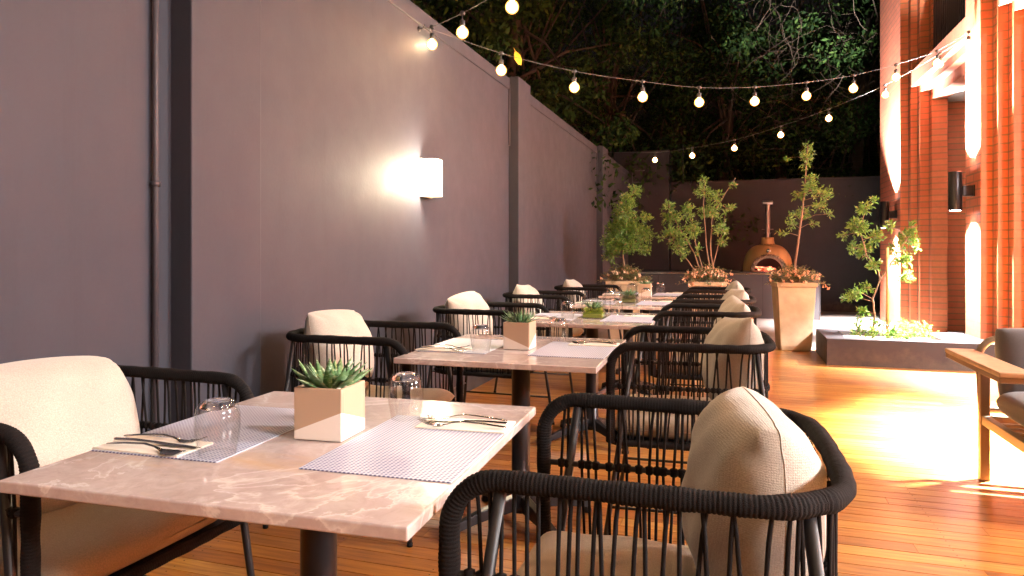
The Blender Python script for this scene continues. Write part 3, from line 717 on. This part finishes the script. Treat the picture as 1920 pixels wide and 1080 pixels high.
# planter cubes with succulents
def succulent(parent, z0, n, L, W, seed, spread=1.0, curl=.5, cx=0, cy=0):
    rs = random.Random(seed); mb = MB()
    for i in range(n):
        az = i*2.399+rs.uniform(-.3, .3); t_ = i/n; el = R(84-66*t_**.8)*spread+rs.uniform(-.12, .12); l = L*(.62+.45*t_)*rs.uniform(.85, 1.15)
        ox, oy = (rs.uniform(-.006, .006) for _ in range(2)); clump = (.016*math.cos(az*1.0), .016*math.sin(az)); m = 9; pts = []; p = Vector((cx+ox+clump[0], cy+oy+clump[1], z0)); e = el
        side = Vector((-math.sin(az), math.cos(az), 0)); vs = []; fs = []
        for j in range(m+1):
            f = j/m; w_ = W*(.75+.5*math.sin(min(1, f*2.2)*math.pi/2))*(1-f**2.2)+.0004; d = Vector((math.cos(az)*math.cos(e), math.sin(az)*math.cos(e), math.sin(e)))
            nrm = side.cross(d).normalized()
            vs += [p+side*w_+nrm*w_*.28, p-nrm*w_*.38, p-side*w_+nrm*w_*.28, p+nrm*w_*.05]
            p = p+d*(l/m); e += rs.uniform(-.02, .06)*curl*(1 if el < 1 else -1.2)
        for j in range(m):
            for q_ in range(4): a0, a1 = j*4+q_, j*4+(q_+1) % 4; fs.append((a0, a1, a1+4, a0+4))
        fs.append(tuple(m*4+q_ for q_ in (0, 1, 2, 3))); mb.add(vs, fs, True)
    return mb.build('succulent_leaves', M['succulent'], parent)
def cube_planter(loc, rz, seed, label, diag, n=30, L=.092, W=.0112):
    o = empty('succulent_planter', (*loc, .7506), rz, label, 'planter', 'succulents in small pots on the tables')
    h = .056; mb = MB(); H_ = .112; wl_ = .007
    mb.box(-h, h, -h, -h+wl_, .0008, H_); mb.box(-h, h, h-wl_, h, .0008, H_); mb.box(-h, -h+wl_, -h+wl_, h-wl_, .0008, H_); mb.box(h-wl_, h, -h+wl_, h-wl_, .0008, H_); mb.box(-h+wl_, h-wl_, -h+wl_, h-wl_, .0008, .01)
    # diagonal paint line: procedural by object coordinates
    o_ = mb.build('pot', M[diag], o, .0025, 3)
    mb = MB(); mb.box(-h+wl_, h-wl_, -h+wl_, h-wl_, .01, H_-.012); rs = random.Random(seed)
    for _ in range(170):
        x, y = rs.uniform(-.046, .046), rs.uniform(-.046, .046); r_ = rs.uniform(.0025, .005); mb.lathe([(.0003, -r_*.6), (r_, 0), (.0003, r_*.6)], 6, (x, y, H_-.010+rs.uniform(0, .003)), Matrix.Rotation(rs.random(), 3, 'X'))
    mb.build('pebbles', M['pebble'], o); succulent(o, H_-.012, n, L, W, seed); return o
def potmat(name, flip):
    t = NT(name); tc = t.new('TexCoord'); sp = t.new('SeparateXYZ'); t.link(tc.outputs['Object'], sp.inputs[0])
    # line height: on -Y face rises towards +x (or falls if flip); on +X face falls towards +y
    a = t.new('Math', operation='MULTIPLY'); t.link(sp.outputs[0], a.inputs[0]); a.inputs[1].default_value = -.40 if flip else .40
    b = t.new('Math', operation='MULTIPLY'); t.link(sp.outputs[1], b.inputs[0]); b.inputs[1].default_value = .45 if flip else -.33
    s_ = t.new('Math', operation='ADD'); t.link(a.outputs[0], s_.inputs[0]); t.link(b.outputs[0], s_.inputs[1])
    d = t.new('Math', operation='ADD'); t.link(s_.outputs[0], d.inputs[0]); d.inputs[1].default_value = (.058 if flip else .022)
    l = t.new('Math', operation='GREATER_THAN'); t.link(sp.outputs[2], l.inputs[0]); t.link(d.outputs[0], l.inputs[1])
    t.base(t.mix(l.outputs[0], (.72, .64, .58), (.40, .27, .18))); t.set(Roughness=.6); t.bump(t.noise(t.coord(), 90, 4), .08, .002); M[name] = t.m
potmat('pot_diag_up', False); potmat('pot_diag_down', True)
cube_planter((-.842, 1.306), R(4), 3, 'tan and white cube pot of thick succulent on the nearest table', 'pot_diag_up')
cube_planter((-.850, 2.735), R(1), 9, 'tan and white cube pot of thin spiky succulent on the second table', 'pot_diag_down', 44, .085, .0055)
cube_planter((-.775, 6.42), R(1), 14, 'tan and white cube pot of succulent on the farthest table', 'pot_diag_up', 30, .06, .006)
def vase(loc, seed, label, mossy):
    o = empty('glass_vase', (*loc, .7506), R(2), label, 'vase', 'succulents in small pots on the tables')
    h = .066; mb = MB()
    for (a, b, c_, d) in ((-h, h, -h, -h+.004), (-h, h, h-.004, h), (-h, -h+.004, -h+.0042, h-.0042), (h-.004, h, -h+.0042, h-.0042)): mb.box(a, b, c_, d, .004, .135)
    mb.box(-h, h, -h, h, .0005, .0038); mb.build('glass_wall', M['glass_thin'], o)
    mb = MB(); rs = random.Random(seed)
    mb.box(-.058, .058, -.058, .058, .005, .03)
    for _ in range(900):
        p = Vector((rs.uniform(-.057, .057), rs.uniform(-.057, .057), rs.uniform(.005, .062))); r_ = rs.uniform(.004, .009); a = rs.random()*6
        d1 = Vector((math.cos(a), math.sin(a), rs.uniform(-.5, .9)))*r_; d2 = Vector((-math.sin(a), math.cos(a), rs.uniform(-.5, .5)))*r_*.6
        mb.add([p-d1, p+d2, p+d1, p-d2], [(0, 1, 2, 3)])
    mb.build('moss', M['moss'] if mossy else M['leaf_flower'], o)
    succulent(o, .055, 24, .075, .0065, seed); return o
vase((-.815, 4.16), 31, 'square glass vase with bright moss and succulent on the third table', True)
vase((-.80, 5.52), 37, 'square glass vase with pale succulent on the fourth table', False)

# ================================================================== foliage generators
def leaf_batch(mb, P, D, size, rs, up=.25, wf=.36):
    for p, d in zip(P, D):
        d = d.normalized(); s_ = size*rs.uniform(.7, 1.25); side = d.cross(Vector((rs.uniform(-1, 1), rs.uniform(-1, 1), rs.uniform(.2, 1))))
        if side.length < 1e-4: continue
        side.normalize(); n_ = side.cross(d)
        mid = p+d*s_*.5; tip = p+d*s_+n_*(-.12*s_)
        mb.add([p, mid+side*s_*wf*.5+n_*s_*.05, tip, mid-side*s_*wf*.5+n_*s_*.05], [(0, 1, 2, 3)])
def shrub(name, trunk_lines, blobs, base, label, cat, seed, leaf=.044, dens=1.0, stick=.0035, trunk_r=.012, mat='leaf_shrub', group=None):
    rs = random.Random(seed); o = empty(name, base, 0, label, cat, group); B = Vector(base)
    mt = MB(); ml = MB(); allp = []
    for ln in trunk_lines:
        pts = [Vector(p)-B for p in ln]; path = []
        for i in range(len(pts)-1):
            for k in range(5): path.append(pts[i].lerp(pts[i+1], k/5)+Vector((rs.uniform(-1, 1), rs.uniform(-1, 1), 0))*.004)
        path.append(pts[-1]); m = len(path); mt.tube(path, [trunk_r*(1-.75*i/(m-1))+.0015 for i in range(m)], 7); allp += path
    for (x, y, z, r_) in blobs:
        c = Vector((x, y, z))-B; near = min(allp, key=lambda q_: (q_-c).length+max(0, q_.z-c.z)*1.5)
        midp = near.lerp(c, .5)+Vector((0, 0, (c-near).length*.10)); br = [near, near.lerp(midp, .5), midp, midp.lerp(c, .6), c]
        mt.tube(br, [stick, stick*.85, stick*.7, stick*.5, stick*.35], 5)
        nt = max(7, int(24*dens*(r_/.1)**1.7))
        for k in range(nt):
            d = Vector((rs.gauss(0, 1), rs.gauss(0, 1), rs.gauss(.25, .8))).normalized(); start = midp.lerp(c, rs.uniform(.3, 1.1)); L = r_*rs.uniform(.6, 1.25)
            end = c+d*L; tw = [start, start.lerp(end, .5)+Vector((0, 0, .01)), end]
            mt.tube(tw, [.0016, .0012, .0007], 3, caps=False)
            n = max(5, int(L/.0125)); ax = (end-start).normalized()
            for j in range(n):
                f = .25+.75*(j+rs.random())/n; p = start.lerp(end, f); a = rs.random()*6.28
                perp = ax.orthogonal().normalized(); perp = Matrix.Rotation(a, 3, ax) @ perp
                leaf_batch(ml, [p], [ax*.55+perp*.8+Vector((0, 0, .12))], leaf, rs)
    mt.build('stems', M['bark'], o); ml.build('foliage', M[mat], o)
    return o
B_LEFT = [(-1.425, 8.536, 1.277, 0.147), (-1.496, 8.634, 1.109, 0.095), (-1.265, 8.578, 1.444, 0.187), (-1.076, 8.653, 1.377, 0.134), (-1.057, 8.66, 1.19, 0.087), (-1.284, 8.481, 1.672, 0.145), (-1.228, 8.464, 1.822, 0.086), (-1.186, 8.728, 1.936, 0.081), (-1.01, 8.543, 1.585, 0.073), (-1.225, 8.535, 1.243, 0.119), (-1.445, 8.779, 1.452, 0.11)]
B_MID = [(-0.754, 8.568, 1.733, 0.085), (-0.734, 8.715, 1.576, 0.12), (-0.697, 8.571, 1.372, 0.131), (-0.619, 8.636, 1.229, 0.118), (-0.511, 8.44, 1.636, 0.115), (-0.46, 8.634, 1.405, 0.131), (-0.274, 8.727, 1.635, 0.144), (-0.326, 8.589, 2.016, 0.071), (-0.348, 8.677, 1.882, 0.105), (-0.148, 8.649, 1.434, 0.116), (-0.072, 8.406, 1.664, 0.081), (-0.099, 8.683, 1.273, 0.078), (0.0, 8.616, 1.957, 0.045), (-0.831, 8.501, 1.339, 0.052), (-0.601, 8.392, 1.112, 0.064), (-0.18, 8.726, 1.862, 0.072), (-0.394, 8.569, 1.176, 0.065), (-0.21, 8.668, 1.793, 0.078)]
B_RIGHT = [(0.85, 8.82, 2.43, 0.05), (0.84, 8.80, 2.29, 0.075), (0.856, 8.856, 2.355, 0.065), (0.822, 8.81, 2.204, 0.076), (0.637, 8.868, 2.296, 0.032), (0.871, 8.721, 1.878, 0.113), (0.753, 8.834, 1.827, 0.077), (1.017, 8.734, 1.831, 0.087), (0.992, 8.872, 1.697, 0.089), (0.814, 8.856, 1.635, 0.089), (0.644, 8.637, 1.476, 0.075), (0.551, 8.648, 1.364, 0.05), (1.072, 8.671, 1.596, 0.037), (0.934, 8.88, 1.494, 0.051), (0.861, 8.732, 2.005, 0.088), (0.702, 8.785, 1.589, 0.057), (1.069, 8.694, 1.795, 0.05)]
B_BED = [(1.281, 8.152, 1.432, 0.098), (1.347, 8.118, 1.618, 0.074), (1.428, 8.108, 1.713, 0.04), (1.137, 8.174, 1.336, 0.041), (1.232, 8.174, 1.202, 0.058), (1.372, 8.263, 1.173, 0.093), (1.48, 8.201, 1.316, 0.08), (1.774, 8.27, 1.299, 0.103), (1.831, 8.25, 1.429, 0.051), (1.727, 8.287, 1.058, 0.086), (1.769, 8.198, 0.889, 0.068), (1.235, 8.056, 0.717, 0.074), (1.175, 8.251, 0.647, 0.047), (1.39, 8.28, 0.766, 0.058), (1.361, 8.263, 0.505, 0.058), (1.576, 8.09, 1.426, 0.051), (1.424, 8.028, 1.004, 0.067), (1.871, 8.249, 1.173, 0.034), (1.676, 8.287, 1.202, 0.069)]
# clay planters
def clay_planter(x, y, rz, label):
    o = empty('clay_planter', (x, y, 0), rz, label, 'planter', 'tall tapered clay planters')
    mb = MB(); t_, b_, H_ = .222, .160, .80
    def ring(r_, z): return [(-r_, -r_, z), (r_, -r_, z), (r_, r_, z), (-r_, r_, z)]
    R_ = [ring(b_, .002), ring(b_+.012, .06), ring(t_-.012, H_-.05), ring(t_, H_-.045), ring(t_+.002, H_), ring(t_-.03, H_), ring(t_-.035, H_-.05)]
    vs = sum(R_, []); fs = [(3, 2, 1, 0)]
    for i in range(len(R_)-1):
        for k in range(4): fs.append((i*4+k, i*4+(k+1) % 4, (i+1)*4+(k+1) % 4, (i+1)*4+k))
    fs.append(tuple((len(R_)-1)*4+k for k in range(4))); mb.add(vs, fs); mb.build('pot', M['planter_clay'], o, .006, 3)
    mb = MB(); mb.box(-t_+.036, t_-.036, -t_+.036, t_-.036, H_-.049, H_-.02); mb.build('soil', M['soil'], o); return o
CP = [(-1.31, 8.68, 6), (-.30, 8.68, 3), (.685, 8.78, 7)]
for (x, y, a), lb in zip(CP, ('left clay planter, holding the round bushy tree', 'middle clay planter, holding the many stemmed shrub', 'tall clay planter at the deck edge, in front of the oven')): clay_planter(x, y, R(a), lb)
def flowers(x, y, seed, label, warm):
    rs = random.Random(seed); o = empty('flowering_begonia', (x, y, .79), 0, label, 'flowers', 'trailing flowers at the planter rims')
    ml = MB(); mf = MB(); ms = MB()
    for k in range(120):
        a = rs.random()*6.28; rr = rs.uniform(.02, .30) if rs.random() < .85 else rs.uniform(.28, .38)
        z = .03+.14*(1-(rr/.36)**2)+rs.uniform(-.03, .04)-(.04 if rr > .28 else 0); p1 = Vector((rr*math.cos(a), rr*math.sin(a)*.9, z)); p0 = p1*.35; p0.z = 0
        ms.tube([p0, p0.lerp(p1, .55)+Vector((0, 0, .03)), p1], .0018, 3, caps=False)
        for j in range(12):
            q_ = p0.lerp(p1, .25+.07*j)+Vector((rs.uniform(-.01,.01), rs.uniform(-.01,.01), rs.uniform(0,.02))); d = Vector((rs.gauss(0, 1), rs.gauss(0, 1), rs.gauss(.1, .5))); leaf_batch(ml, [q_], [d], .042, rs, wf=.26)
        if rs.random() < (.6 if warm else .3):
            for _ in range(rs.choice((1, 2, 2))):
                c = p1+Vector((rs.uniform(-.02, .02), rs.uniform(-.02, .02), rs.uniform(-.03, .0))); d = Vector((rs.gauss(0, .5), rs.gauss(0, .5)-.2, -1)).normalized(); Mr = d.to_track_quat('Z', 'Y').to_matrix()
                mf.lathe([(.0015, 0), (.005, .006), (.0065, .016), (.010, .026), (.0145, .032)], 6, c, Mr, mi=rs.choice((0, 0, 1)) if warm else rs.choice((0, 1, 1)))
    ms.build('stems', M['bark'], o); ml.build('foliage', M['leaf_flower'], o); mf.build('blossoms', [M['petal'], M['petal_cream']], o); return o
flowers(-1.31, 8.66, 2, 'cream flowers around the trunk in the left clay planter', False)
flowers(-.30, 8.66, 4, 'peach flowers spilling from the middle clay planter', True)
flowers(.70, 8.78, 6, 'peach flowers filling the rim of the tall right clay planter', True)
shrub('potted_tree', [[(-1.31, 8.66, .79), (-1.302, 8.62, .976), (-1.328, 8.60, 1.244), (-1.27, 8.58, 1.5), (-1.22, 8.58, 1.8)]], B_LEFT, (-1.31, 8.66, .79), 'round bushy little tree in the left clay planter', 'tree', 1, dens=1.9, trunk_r=.013)
shrub('potted_tree', [[(-.34, 8.66, .79), (-.45, 8.64, 1.15), (-.62, 8.62, 1.45), (-.73, 8.6, 1.65)], [(-.31, 8.66, .79), (-.42, 8.64, 1.2), (-.50, 8.6, 1.6)], [(-.36, 8.66, .79), (-.52, 8.62, 1.05), (-.68, 8.6, 1.25)],
      [(-.24, 8.66, .79), (-.31, 8.66, 1.25), (-.34, 8.66, 1.7), (-.33, 8.62, 2.0)], [(-.20, 8.66, .79), (-.26, 8.66, 1.2), (-.24, 8.68, 1.6), (-.10, 8.66, 1.85), (.03, 8.62, 2.05)], [(-.28, 8.66, .79), (-.20, 8.66, 1.1), (-.10, 8.66, 1.5)]],
      B_MID, (-.30, 8.66, .79), 'airy shrub with several thin stems in the middle clay planter', 'tree', 2, dens=1.0, trunk_r=.0075)
shrub('potted_tree', [[(.69, 8.78, .79), (.723, 8.76, 1.175), (.781, 8.76, 1.617), (.816, 8.76, 1.995), (.85, 8.80, 2.43)]], B_RIGHT, (.69, 8.78, .79), 'tall slender tree with a pointed tip in the right clay planter', 'tree', 3, dens=1.05, trunk_r=.014)
shrub('staked_shrub', [[(1.42, 8.15, .22), (1.445, 8.15, .488), (1.425, 8.15, .658), (1.496, 8.15, .859), (1.471, 8.15, 1.002), (1.368, 8.15, 1.116), (1.301, 8.15, 1.403), (1.36, 8.13, 1.62)], [(1.496, 8.15, .859), (1.62, 8.2, 1.05), (1.77, 8.22, 1.3)]], B_BED,
      (1.42, 8.15, .225), 'leafy shrub tied to a stake in the raised bed', 'shrub', 4, leaf=.050, dens=1.7, trunk_r=.010, stick=.004)
mb = MB(); mb.tube([(0, 0, -.03), (.004, 0, .5), (-.002, 0, .98)], [.017, .016, .015], 10); stk = mb.build('wooden_stake', M['stake_wood']); stk.location = (1.565, 8.14, .225); tag(stk, 'round wooden stake standing beside the shrub in the raised bed', 'stake')
mb = MB(); mb.tube([(-.12, .0, .17), (-.05, -.02, .16), (.0, -.022, .155), (.03, 0, .15), (0, .022, .155), (-.05, .02, .16), (-.12, .0, .17)], .005, 6); mb.build('tie', M['socket_black'], stk)
def groundcover(name, spots, base, label, seed):
    rs = random.Random(seed); o = empty(name, base, 0, label, 'plant'); ml = MB(); ms = MB(); B = Vector(base)
    for (x, y, h_) in spots:
        p0 = Vector((x, y, .22))-B; d = Vector((rs.uniform(-.4, .4), rs.uniform(-.4, .4), 1)); p1 = p0+d.normalized()*h_
        ms.tube([p0, p0.lerp(p1, .5), p1], .002, 4, caps=False)
        for j in range(int(h_/.010)):
            q_ = p0.lerp(p1, .15+.85*(j+rs.random())/(h_/.010)); leaf_batch(ml, [q_], [Vector((rs.gauss(0, 1), rs.gauss(0, 1), .5))], .045, rs, wf=.45)
    ms.build('stems', M['bark'], o); ml.build('foliage', M['leaf_shrub'], o)
rs = random.Random(8)
groundcover('low_plant', [(rs.uniform(1.22, 1.42), rs.uniform(8.0, 8.3), rs.uniform(.1, .28)) for _ in range(16)], (1.32, 8.15, .225), 'low leafy plant left of the shrub trunk in the raised bed', 1)
groundcover('low_plant', [(rs.uniform(1.5, 1.95), rs.uniform(7.95, 8.35), rs.uniform(.1, .24)) for _ in range(40)], (1.7, 8.15, .225), 'low leafy plant right of the stake in the raised bed', 2)

# background trees beyond the walls
def tree(x, y, H_, rad, seed, label, n=9000, leaf=.13):
    rs = random.Random(seed); r2 = np.random.default_rng(seed); o = empty('night_tree', (x, y, -.12), 0, label, 'tree', 'dark trees beyond the walls')
    mt = MB(); path = [Vector((0, 0, 0)), Vector((rs.uniform(-.3, .3), rs.uniform(-.3, .3), H_*.35)), Vector((rs.uniform(-.5, .5), rs.uniform(-.5, .5), H_*.7))]
    mt.tube(path, [.17, .12, .07], 8); cl = []
    for k in range(40):
        a = rs.random()*6.28; rr = rad*math.sqrt(rs.random()); z = H_*rs.uniform(.2, 1.0); rr *= (1.05-.5*abs(z/H_-.55)); c = Vector((rr*math.cos(a), rr*math.sin(a), z)); cl.append((c, rs.uniform(.45, .95)*rad*.36))
        p0 = path[1].lerp(path[2], rs.random()); mt.tube([p0, p0.lerp(c, .5)+Vector((0, 0, .2)), c], [.035, .022, .008], 4, caps=False)
    mt.build('trunk', M['night_bark'], o)
    P = []; per = n//len(cl)
    for c, r_ in cl:
        d = r2.normal(size=(per, 3)); d /= np.linalg.norm(d, axis=1)[:, None]; d *= (r_*r2.random((per, 1))**.4); d[:, 2] *= .8; P.append(np.array(c)[None, :]+d)
        # hanging sprays
    P = np.concatenate(P); m = len(P); D = r2.normal(size=(m, 3)); D[:, 2] -= .6; D /= np.linalg.norm(D, axis=1)[:, None]
    Q = r2.normal(size=(m, 3)); S = np.cross(D, Q); S /= np.linalg.norm(S, axis=1)[:, None]; sz = leaf*(.6+.8*r2.random((m, 1)))
    V = np.empty((m, 4, 3)); V[:, 0] = P; V[:, 1] = P+D*sz*.5+S*sz*.2; V[:, 2] = P+D*sz; V[:, 3] = P+D*sz*.5-S*sz*.2
    me = bpy.data.meshes.new('crown'); me.vertices.add(m*4); me.vertices.foreach_set('co', V.ravel()); me.loops.add(m*4); me.loops.foreach_set('vertex_index', np.arange(m*4, dtype=np.int32)); me.polygons.add(m)
    me.polygons.foreach_set('loop_start', np.arange(0, m*4, 4, dtype=np.int32)); me.polygons.foreach_set('loop_total', np.full(m, 4, dtype=np.int32)); me.update(calc_edges=True); me.validate()
    me.materials.append(M['leaf_dark']); cr = bpy.data.objects.new('crown', me); col.objects.link(cr); cr.parent = o; return o
TR = [(-4.2, 9.5, 7.0, 2.0, 'dark tree rising behind the left wall near the lit bulbs'), (-4.0, 13.8, 7.6, 2.3, 'dark tree behind the left wall by the chimney block'), (-1.6, 17.2, 8.6, 2.5, 'dark tree above the chimney block'),
      (1.0, 17.0, 9.2, 2.5, 'dark tree in the middle behind the wire fence'), (3.4, 16.9, 9.0, 2.5, 'dark tree right of the middle one, behind the flue'), (5.6, 17.4, 9.0, 2.5, 'dark tree rising beside the brick building'),
      (-.4, 20.0, 10.5, 3.0, 'tall dark tree standing deeper behind the middle trees'), (4.2, 20.5, 10.5, 3.0, 'tall dark tree standing deepest behind the brick building corner'), (-5.5, 18.0, 10, 3.0, 'tall dark tree at the far left beyond the wall'),
      (-3.9, 11.6, 8.2, 2.2, 'dark tree behind the left wall between the two leftmost ones'), (-2.6, 15.6, 8.4, 2.0, 'dark tree directly behind the chimney block'), (-.2, 16.4, 8.8, 2.1, 'dark tree right of the chimney block, behind the yellow lit bulbs'), (2.3, 16.6, 9.0, 2.1, 'dark tree directly above the oven flue')]
for k, (x, y, H_, r_, lb) in enumerate(TR): tree(x, y, H_, r_, 50+k, lb, 15000 if k < 6 else 9000, .12)
# hanging dry vines
mb = MB(); rs = random.Random(77)
for k in range(85):
    x = rs.gauss(1.3, .9) if k < 110 else rs.uniform(-3.5, 4); z = rs.uniform(3.4, 6.2); p = Vector((x, 14.4+rs.uniform(0, 1.0), z)); d = Vector((rs.gauss(0, 1), rs.gauss(0, .25), rs.gauss(-.2, .8))).normalized(); pts = [p]
    for j in range(rs.randint(8, 16)):
        d = (d+Vector((rs.gauss(0, .25), rs.gauss(0, .1), rs.gauss(-.03, .22)))).normalized(); p = p+d*.13; pts.append(p)
    if min(q_.z for q_ in pts) < 2.75: continue
    m = len(pts); r0 = rs.choice((.0035, .0045, .007)); mb.tube(pts, [r0*(1-.7*i/m) for i in range(m)], 4, caps=False)
vn = mb.build('dry_vine_tangle', M['dry_twig']); tag(vn, 'tangle of bare dry vines hanging in front of the dark trees', 'vines', kind='stuff')

# ================================================================== string lights
def string(name, A, pts_cable, bulbs, B_, label, k=1.0):
    o = empty(name, A, 0, label, 'string lights', 'string lights over the deck'); O = Vector(A)
    nodes = [Vector(A)]+[Vector(p) for p in pts_cable]+[Vector(B_)]; path = []
    for i in range(len(nodes)-1):   # catmull
        p0 = nodes[max(0, i-1)]; p1 = nodes[i]; p2 = nodes[i+1]; p3 = nodes[min(len(nodes)-1, i+2)]
        for k in range(6):
            t_ = k/6; path.append(.5*((2*p1)+(p2-p0)*t_+(2*p0-5*p1+4*p2-p3)*t_*t_+(3*p1-p0-3*p2+p3)*t_**3)-O)
    path.append(nodes[-1]-O)
    mb = MB(); mb.tube(path, .0019, 6); mb.build('cable', M['cable_grey'], o)
    k_ = k
    for c, b in zip(pts_cable, bulbs):
        c = Vector(c)-O; b = Vector(b)-O; d = (c-b); n_ = d.normalized(); Mr = n_.to_track_quat('Z', 'Y').to_matrix()
        mb = MB(); mb.tube([b+n_*.066, c], .0035, 6); mb.lathe([(.013, .036), (.017, .042), (.017, .075), (.008, .082)], 12, b, Mr); mb.lathe([(.016, -.012), (.020, 0), (.012, .012)], 8, c)
        sk = mb.build('socket', M['socket_black'], o)
        mb = MB(); prof = [(.0001, -.040), (.014, -.0375), (.026, -.030), (.036, -.017), (.040, 0), (.036, .017), (.026, .030), (.014, .040), (.013, .046)]
        mb.lathe(prof, 20, b, Mr); mb.build('bulb', M['bulb_halo_glass'], sk)
        mb = MB(); mb.lathe([(.0001, -.031), (.016, -.026), (.028, -.010), (.030, .003), (.024, .018), (.010, .030), (.004, .042)], 14, b, Mr); mb.build('filament', M['bulb_glow'], sk)
        light('bulb_light', 'POINT', b, BULB_W*k_, WARM, sk, .03)
HK = (-2.05, 4.343, 2.728)
S2b = [(-1.613, 4.732, 2.486), (-1.158, 5.137, 2.420), (-.690, 5.552, 2.404), (-.268, 5.928, 2.411), (.182, 6.328, 2.473), (.637, 6.732, 2.576), (1.084, 7.129, 2.702), (1.521, 7.518, 2.868), (1.973, 7.920, 3.075), (2.34, 8.24, 3.33)]
S2c = [(x, y, z+.125) for x, y, z in S2b]
string('string_lights', HK, S2c, S2b, (2.395, 8.31, 3.49), 'string of ten bulbs sagging from the left wall to the brick pier')
S3b = [(-1.128, 10.560, 2.563), (-.558, 10.203, 2.555), (.021, 9.840, 2.583), (.591, 9.483, 2.676), (1.119, 9.152, 2.797), (1.672, 8.806, 2.969), (2.145, 8.510, 3.201)]
S3c = [(x, y, z+.115) for x, y, z in S3b]
string('string_lights', (-1.985, 11.12, 2.80), S3c, S3b, (2.395, 8.34, 3.46), 'farther string of seven bulbs hanging low above the clay planters')
def span(A, B_, n, sag, t0=.06):
    b = []; A = Vector(A); B_ = Vector(B_)
    for i in range(n):
        t_ = t0+(1-2*t0)*i/(n-1); p = A.lerp(B_, t_); p.z -= sag*4*t_*(1-t_)+.115; b.append(tuple(p))
    return b
S1b = [(-2.042, 4.459, 2.637), (-1.651, 4.070, 2.563), (-1.221, 3.776, 2.579)]+[(-.77+.43*i, 3.46-.30*i, 2.60+.012*i*i) for i in range(7)]
S1c = [(x, y, z+.125) for x, y, z in S1b]
string('string_lights', (-2.05, 4.33, 2.70), S1c, S1b, (2.395, 1.35, 3.5), 'nearest string of bulbs, rising out of the top of the photo')
S0b = span((2.395, 1.25, 3.45), (-2.05, -1.9, 2.8), 9, .75); S0c = [(x, y, z+.12) for x, y, z in S0b]
string('string_lights', (2.395, 1.25, 3.5), S0c, S0b, (-2.08, -1.9, 2.75), 'added unseen string of bulbs hung low behind the viewer as fill', 1.8)  # unseen string, added and sagged low for warm fill from behind
mb = MB(); mb.lathe([(.001, 0), (.018, 0), (.018, .008), (.001, .01)], 10, (0, 0, 0), Matrix.Rotation(R(90), 3, 'Y')); mb.tube([(0, 0, 0), (.03, 0, .0), (.045, 0, .015), (.045, 0, .03)], .004, 6)
hk = mb.build('wall_hook', M['black_metal']); hk.location = (WX, 4.34, 2.715); tag(hk, 'small metal hook holding the light strings on the left wall', 'hook')
# yellow leaf caught on the cable
mb = MB(); mb.add([(0, 0, .08), (.030, .01, .03), (.034, 0, -.03), (.012, .006, -.075), (-.012, .008, -.055), (-.030, 0, .0), (-.022, .008, .045)], [(0, 1, 2, 3, 4, 5, 6)]); mb.tube([(0, 0, .08), (-.006, 0, .11)], .002, 4)
lf = mb.build('yellow_leaf', M['leaf_yellow']); lf.scale = (.8, .8, .75); lf.location = (-1.515, 4.82, 2.59); lf.rotation_euler = (R(5), R(-18), R(12)); tag(lf, 'yellow dead leaf caught on the light string near the wall', 'leaf')

# ================================================================== lounge chair
ac = empty('lounge_armchair', (1.21, 3.42, 0), 0, 'charcoal cushioned lounge chair with teak arms at the right edge', 'armchair')
def ab(name, m, x0, x1, y0, y1, z0, z1, bev=.003): mb = MB(); mb.box(x0, x1, y0, y1, z0, z1); return mb.build(name, M[m], ac, bev, 2)
Wd = .78
for sx, xx in ((0, -.02), (1, Wd-.02)):
    for yy in (-.06, .585): ab('leg', 'taupe_metal', xx-.0, xx+.042, yy, yy+.042, 0, .595)
    ab('side_rail', 'taupe_metal', xx+.003, xx+.039, -.017, .584, .285, .33)
ab('seat_rail', 'taupe_metal', .023, Wd-.021, -.055, -.02, .286, .329); ab('seat_rail', 'taupe_metal', .023, Wd-.021, .588, .624, .286, .329)
for k in range(6): ab('seat_slat', 'taupe_metal', .02, Wd-.018, .04+.09*k, .07+.09*k, .296, .312)
ab('arm_support', 'taupe_metal', -.13, .0, -.02, .76, .595, .618); ab('armrest', 'teak', -.133, .003, -.025, .762, .6185, .642, .005)
ab('arm_support', 'taupe_metal', Wd, Wd+.13, -.02, .76, .595, .618); ab('armrest', 'teak', Wd-.003, Wd+.133, -.025, .762, .6185, .642, .005)
bf = rr_path([(.02, .70, .34), (Wd-.04, .70, .34), (Wd-.04, .76, .70), (.02, .76, .70)], [.03, .03, .10, .10], 8, True)
mb = MB(); mb.tube(bf, .018, 10, closed=True); mb.build('back_frame', M['taupe_metal'], ac)
def cushion(name, x0, x1, y0, y1, z0, z1, Mt=None, ax=2):
    mb = MB()
    for sgn in (1, -1):
        def g_(u, v):
            A = math.sin((2*u-1)*math.pi/2); B = math.sin((2*v-1)*math.pi/2); e = max(0, 1-abs(A)**8)**.4*max(0, 1-abs(B)**8)**.4; k = (A*B)**4
            p = Vector(((x0+x1)/2+(x1-x0)/2*A*(1-.03*k), (y0+y1)/2+(y1-y0)/2*B*(1-.03*k), (z0+z1)/2+sgn*(z1-z0)/2*e*(1+.06*(1-A*A)*(1-B*B))))
            return Mt @ p if Mt is not None else p
        mb.grid(g_, 24, 24, flip=sgn < 0)
    return mb.build(name, M['grey_fabric'], ac)
cushion('seat_cushion', .03, Wd-.03, -.05, .58, .335, .48)
cushion('back_cushion', .055, Wd-.055, -.19, .19, -.075, .075, Matrix.Translation((0, .60, .585)) @ Matrix.Rotation(R(78), 4, 'X'))
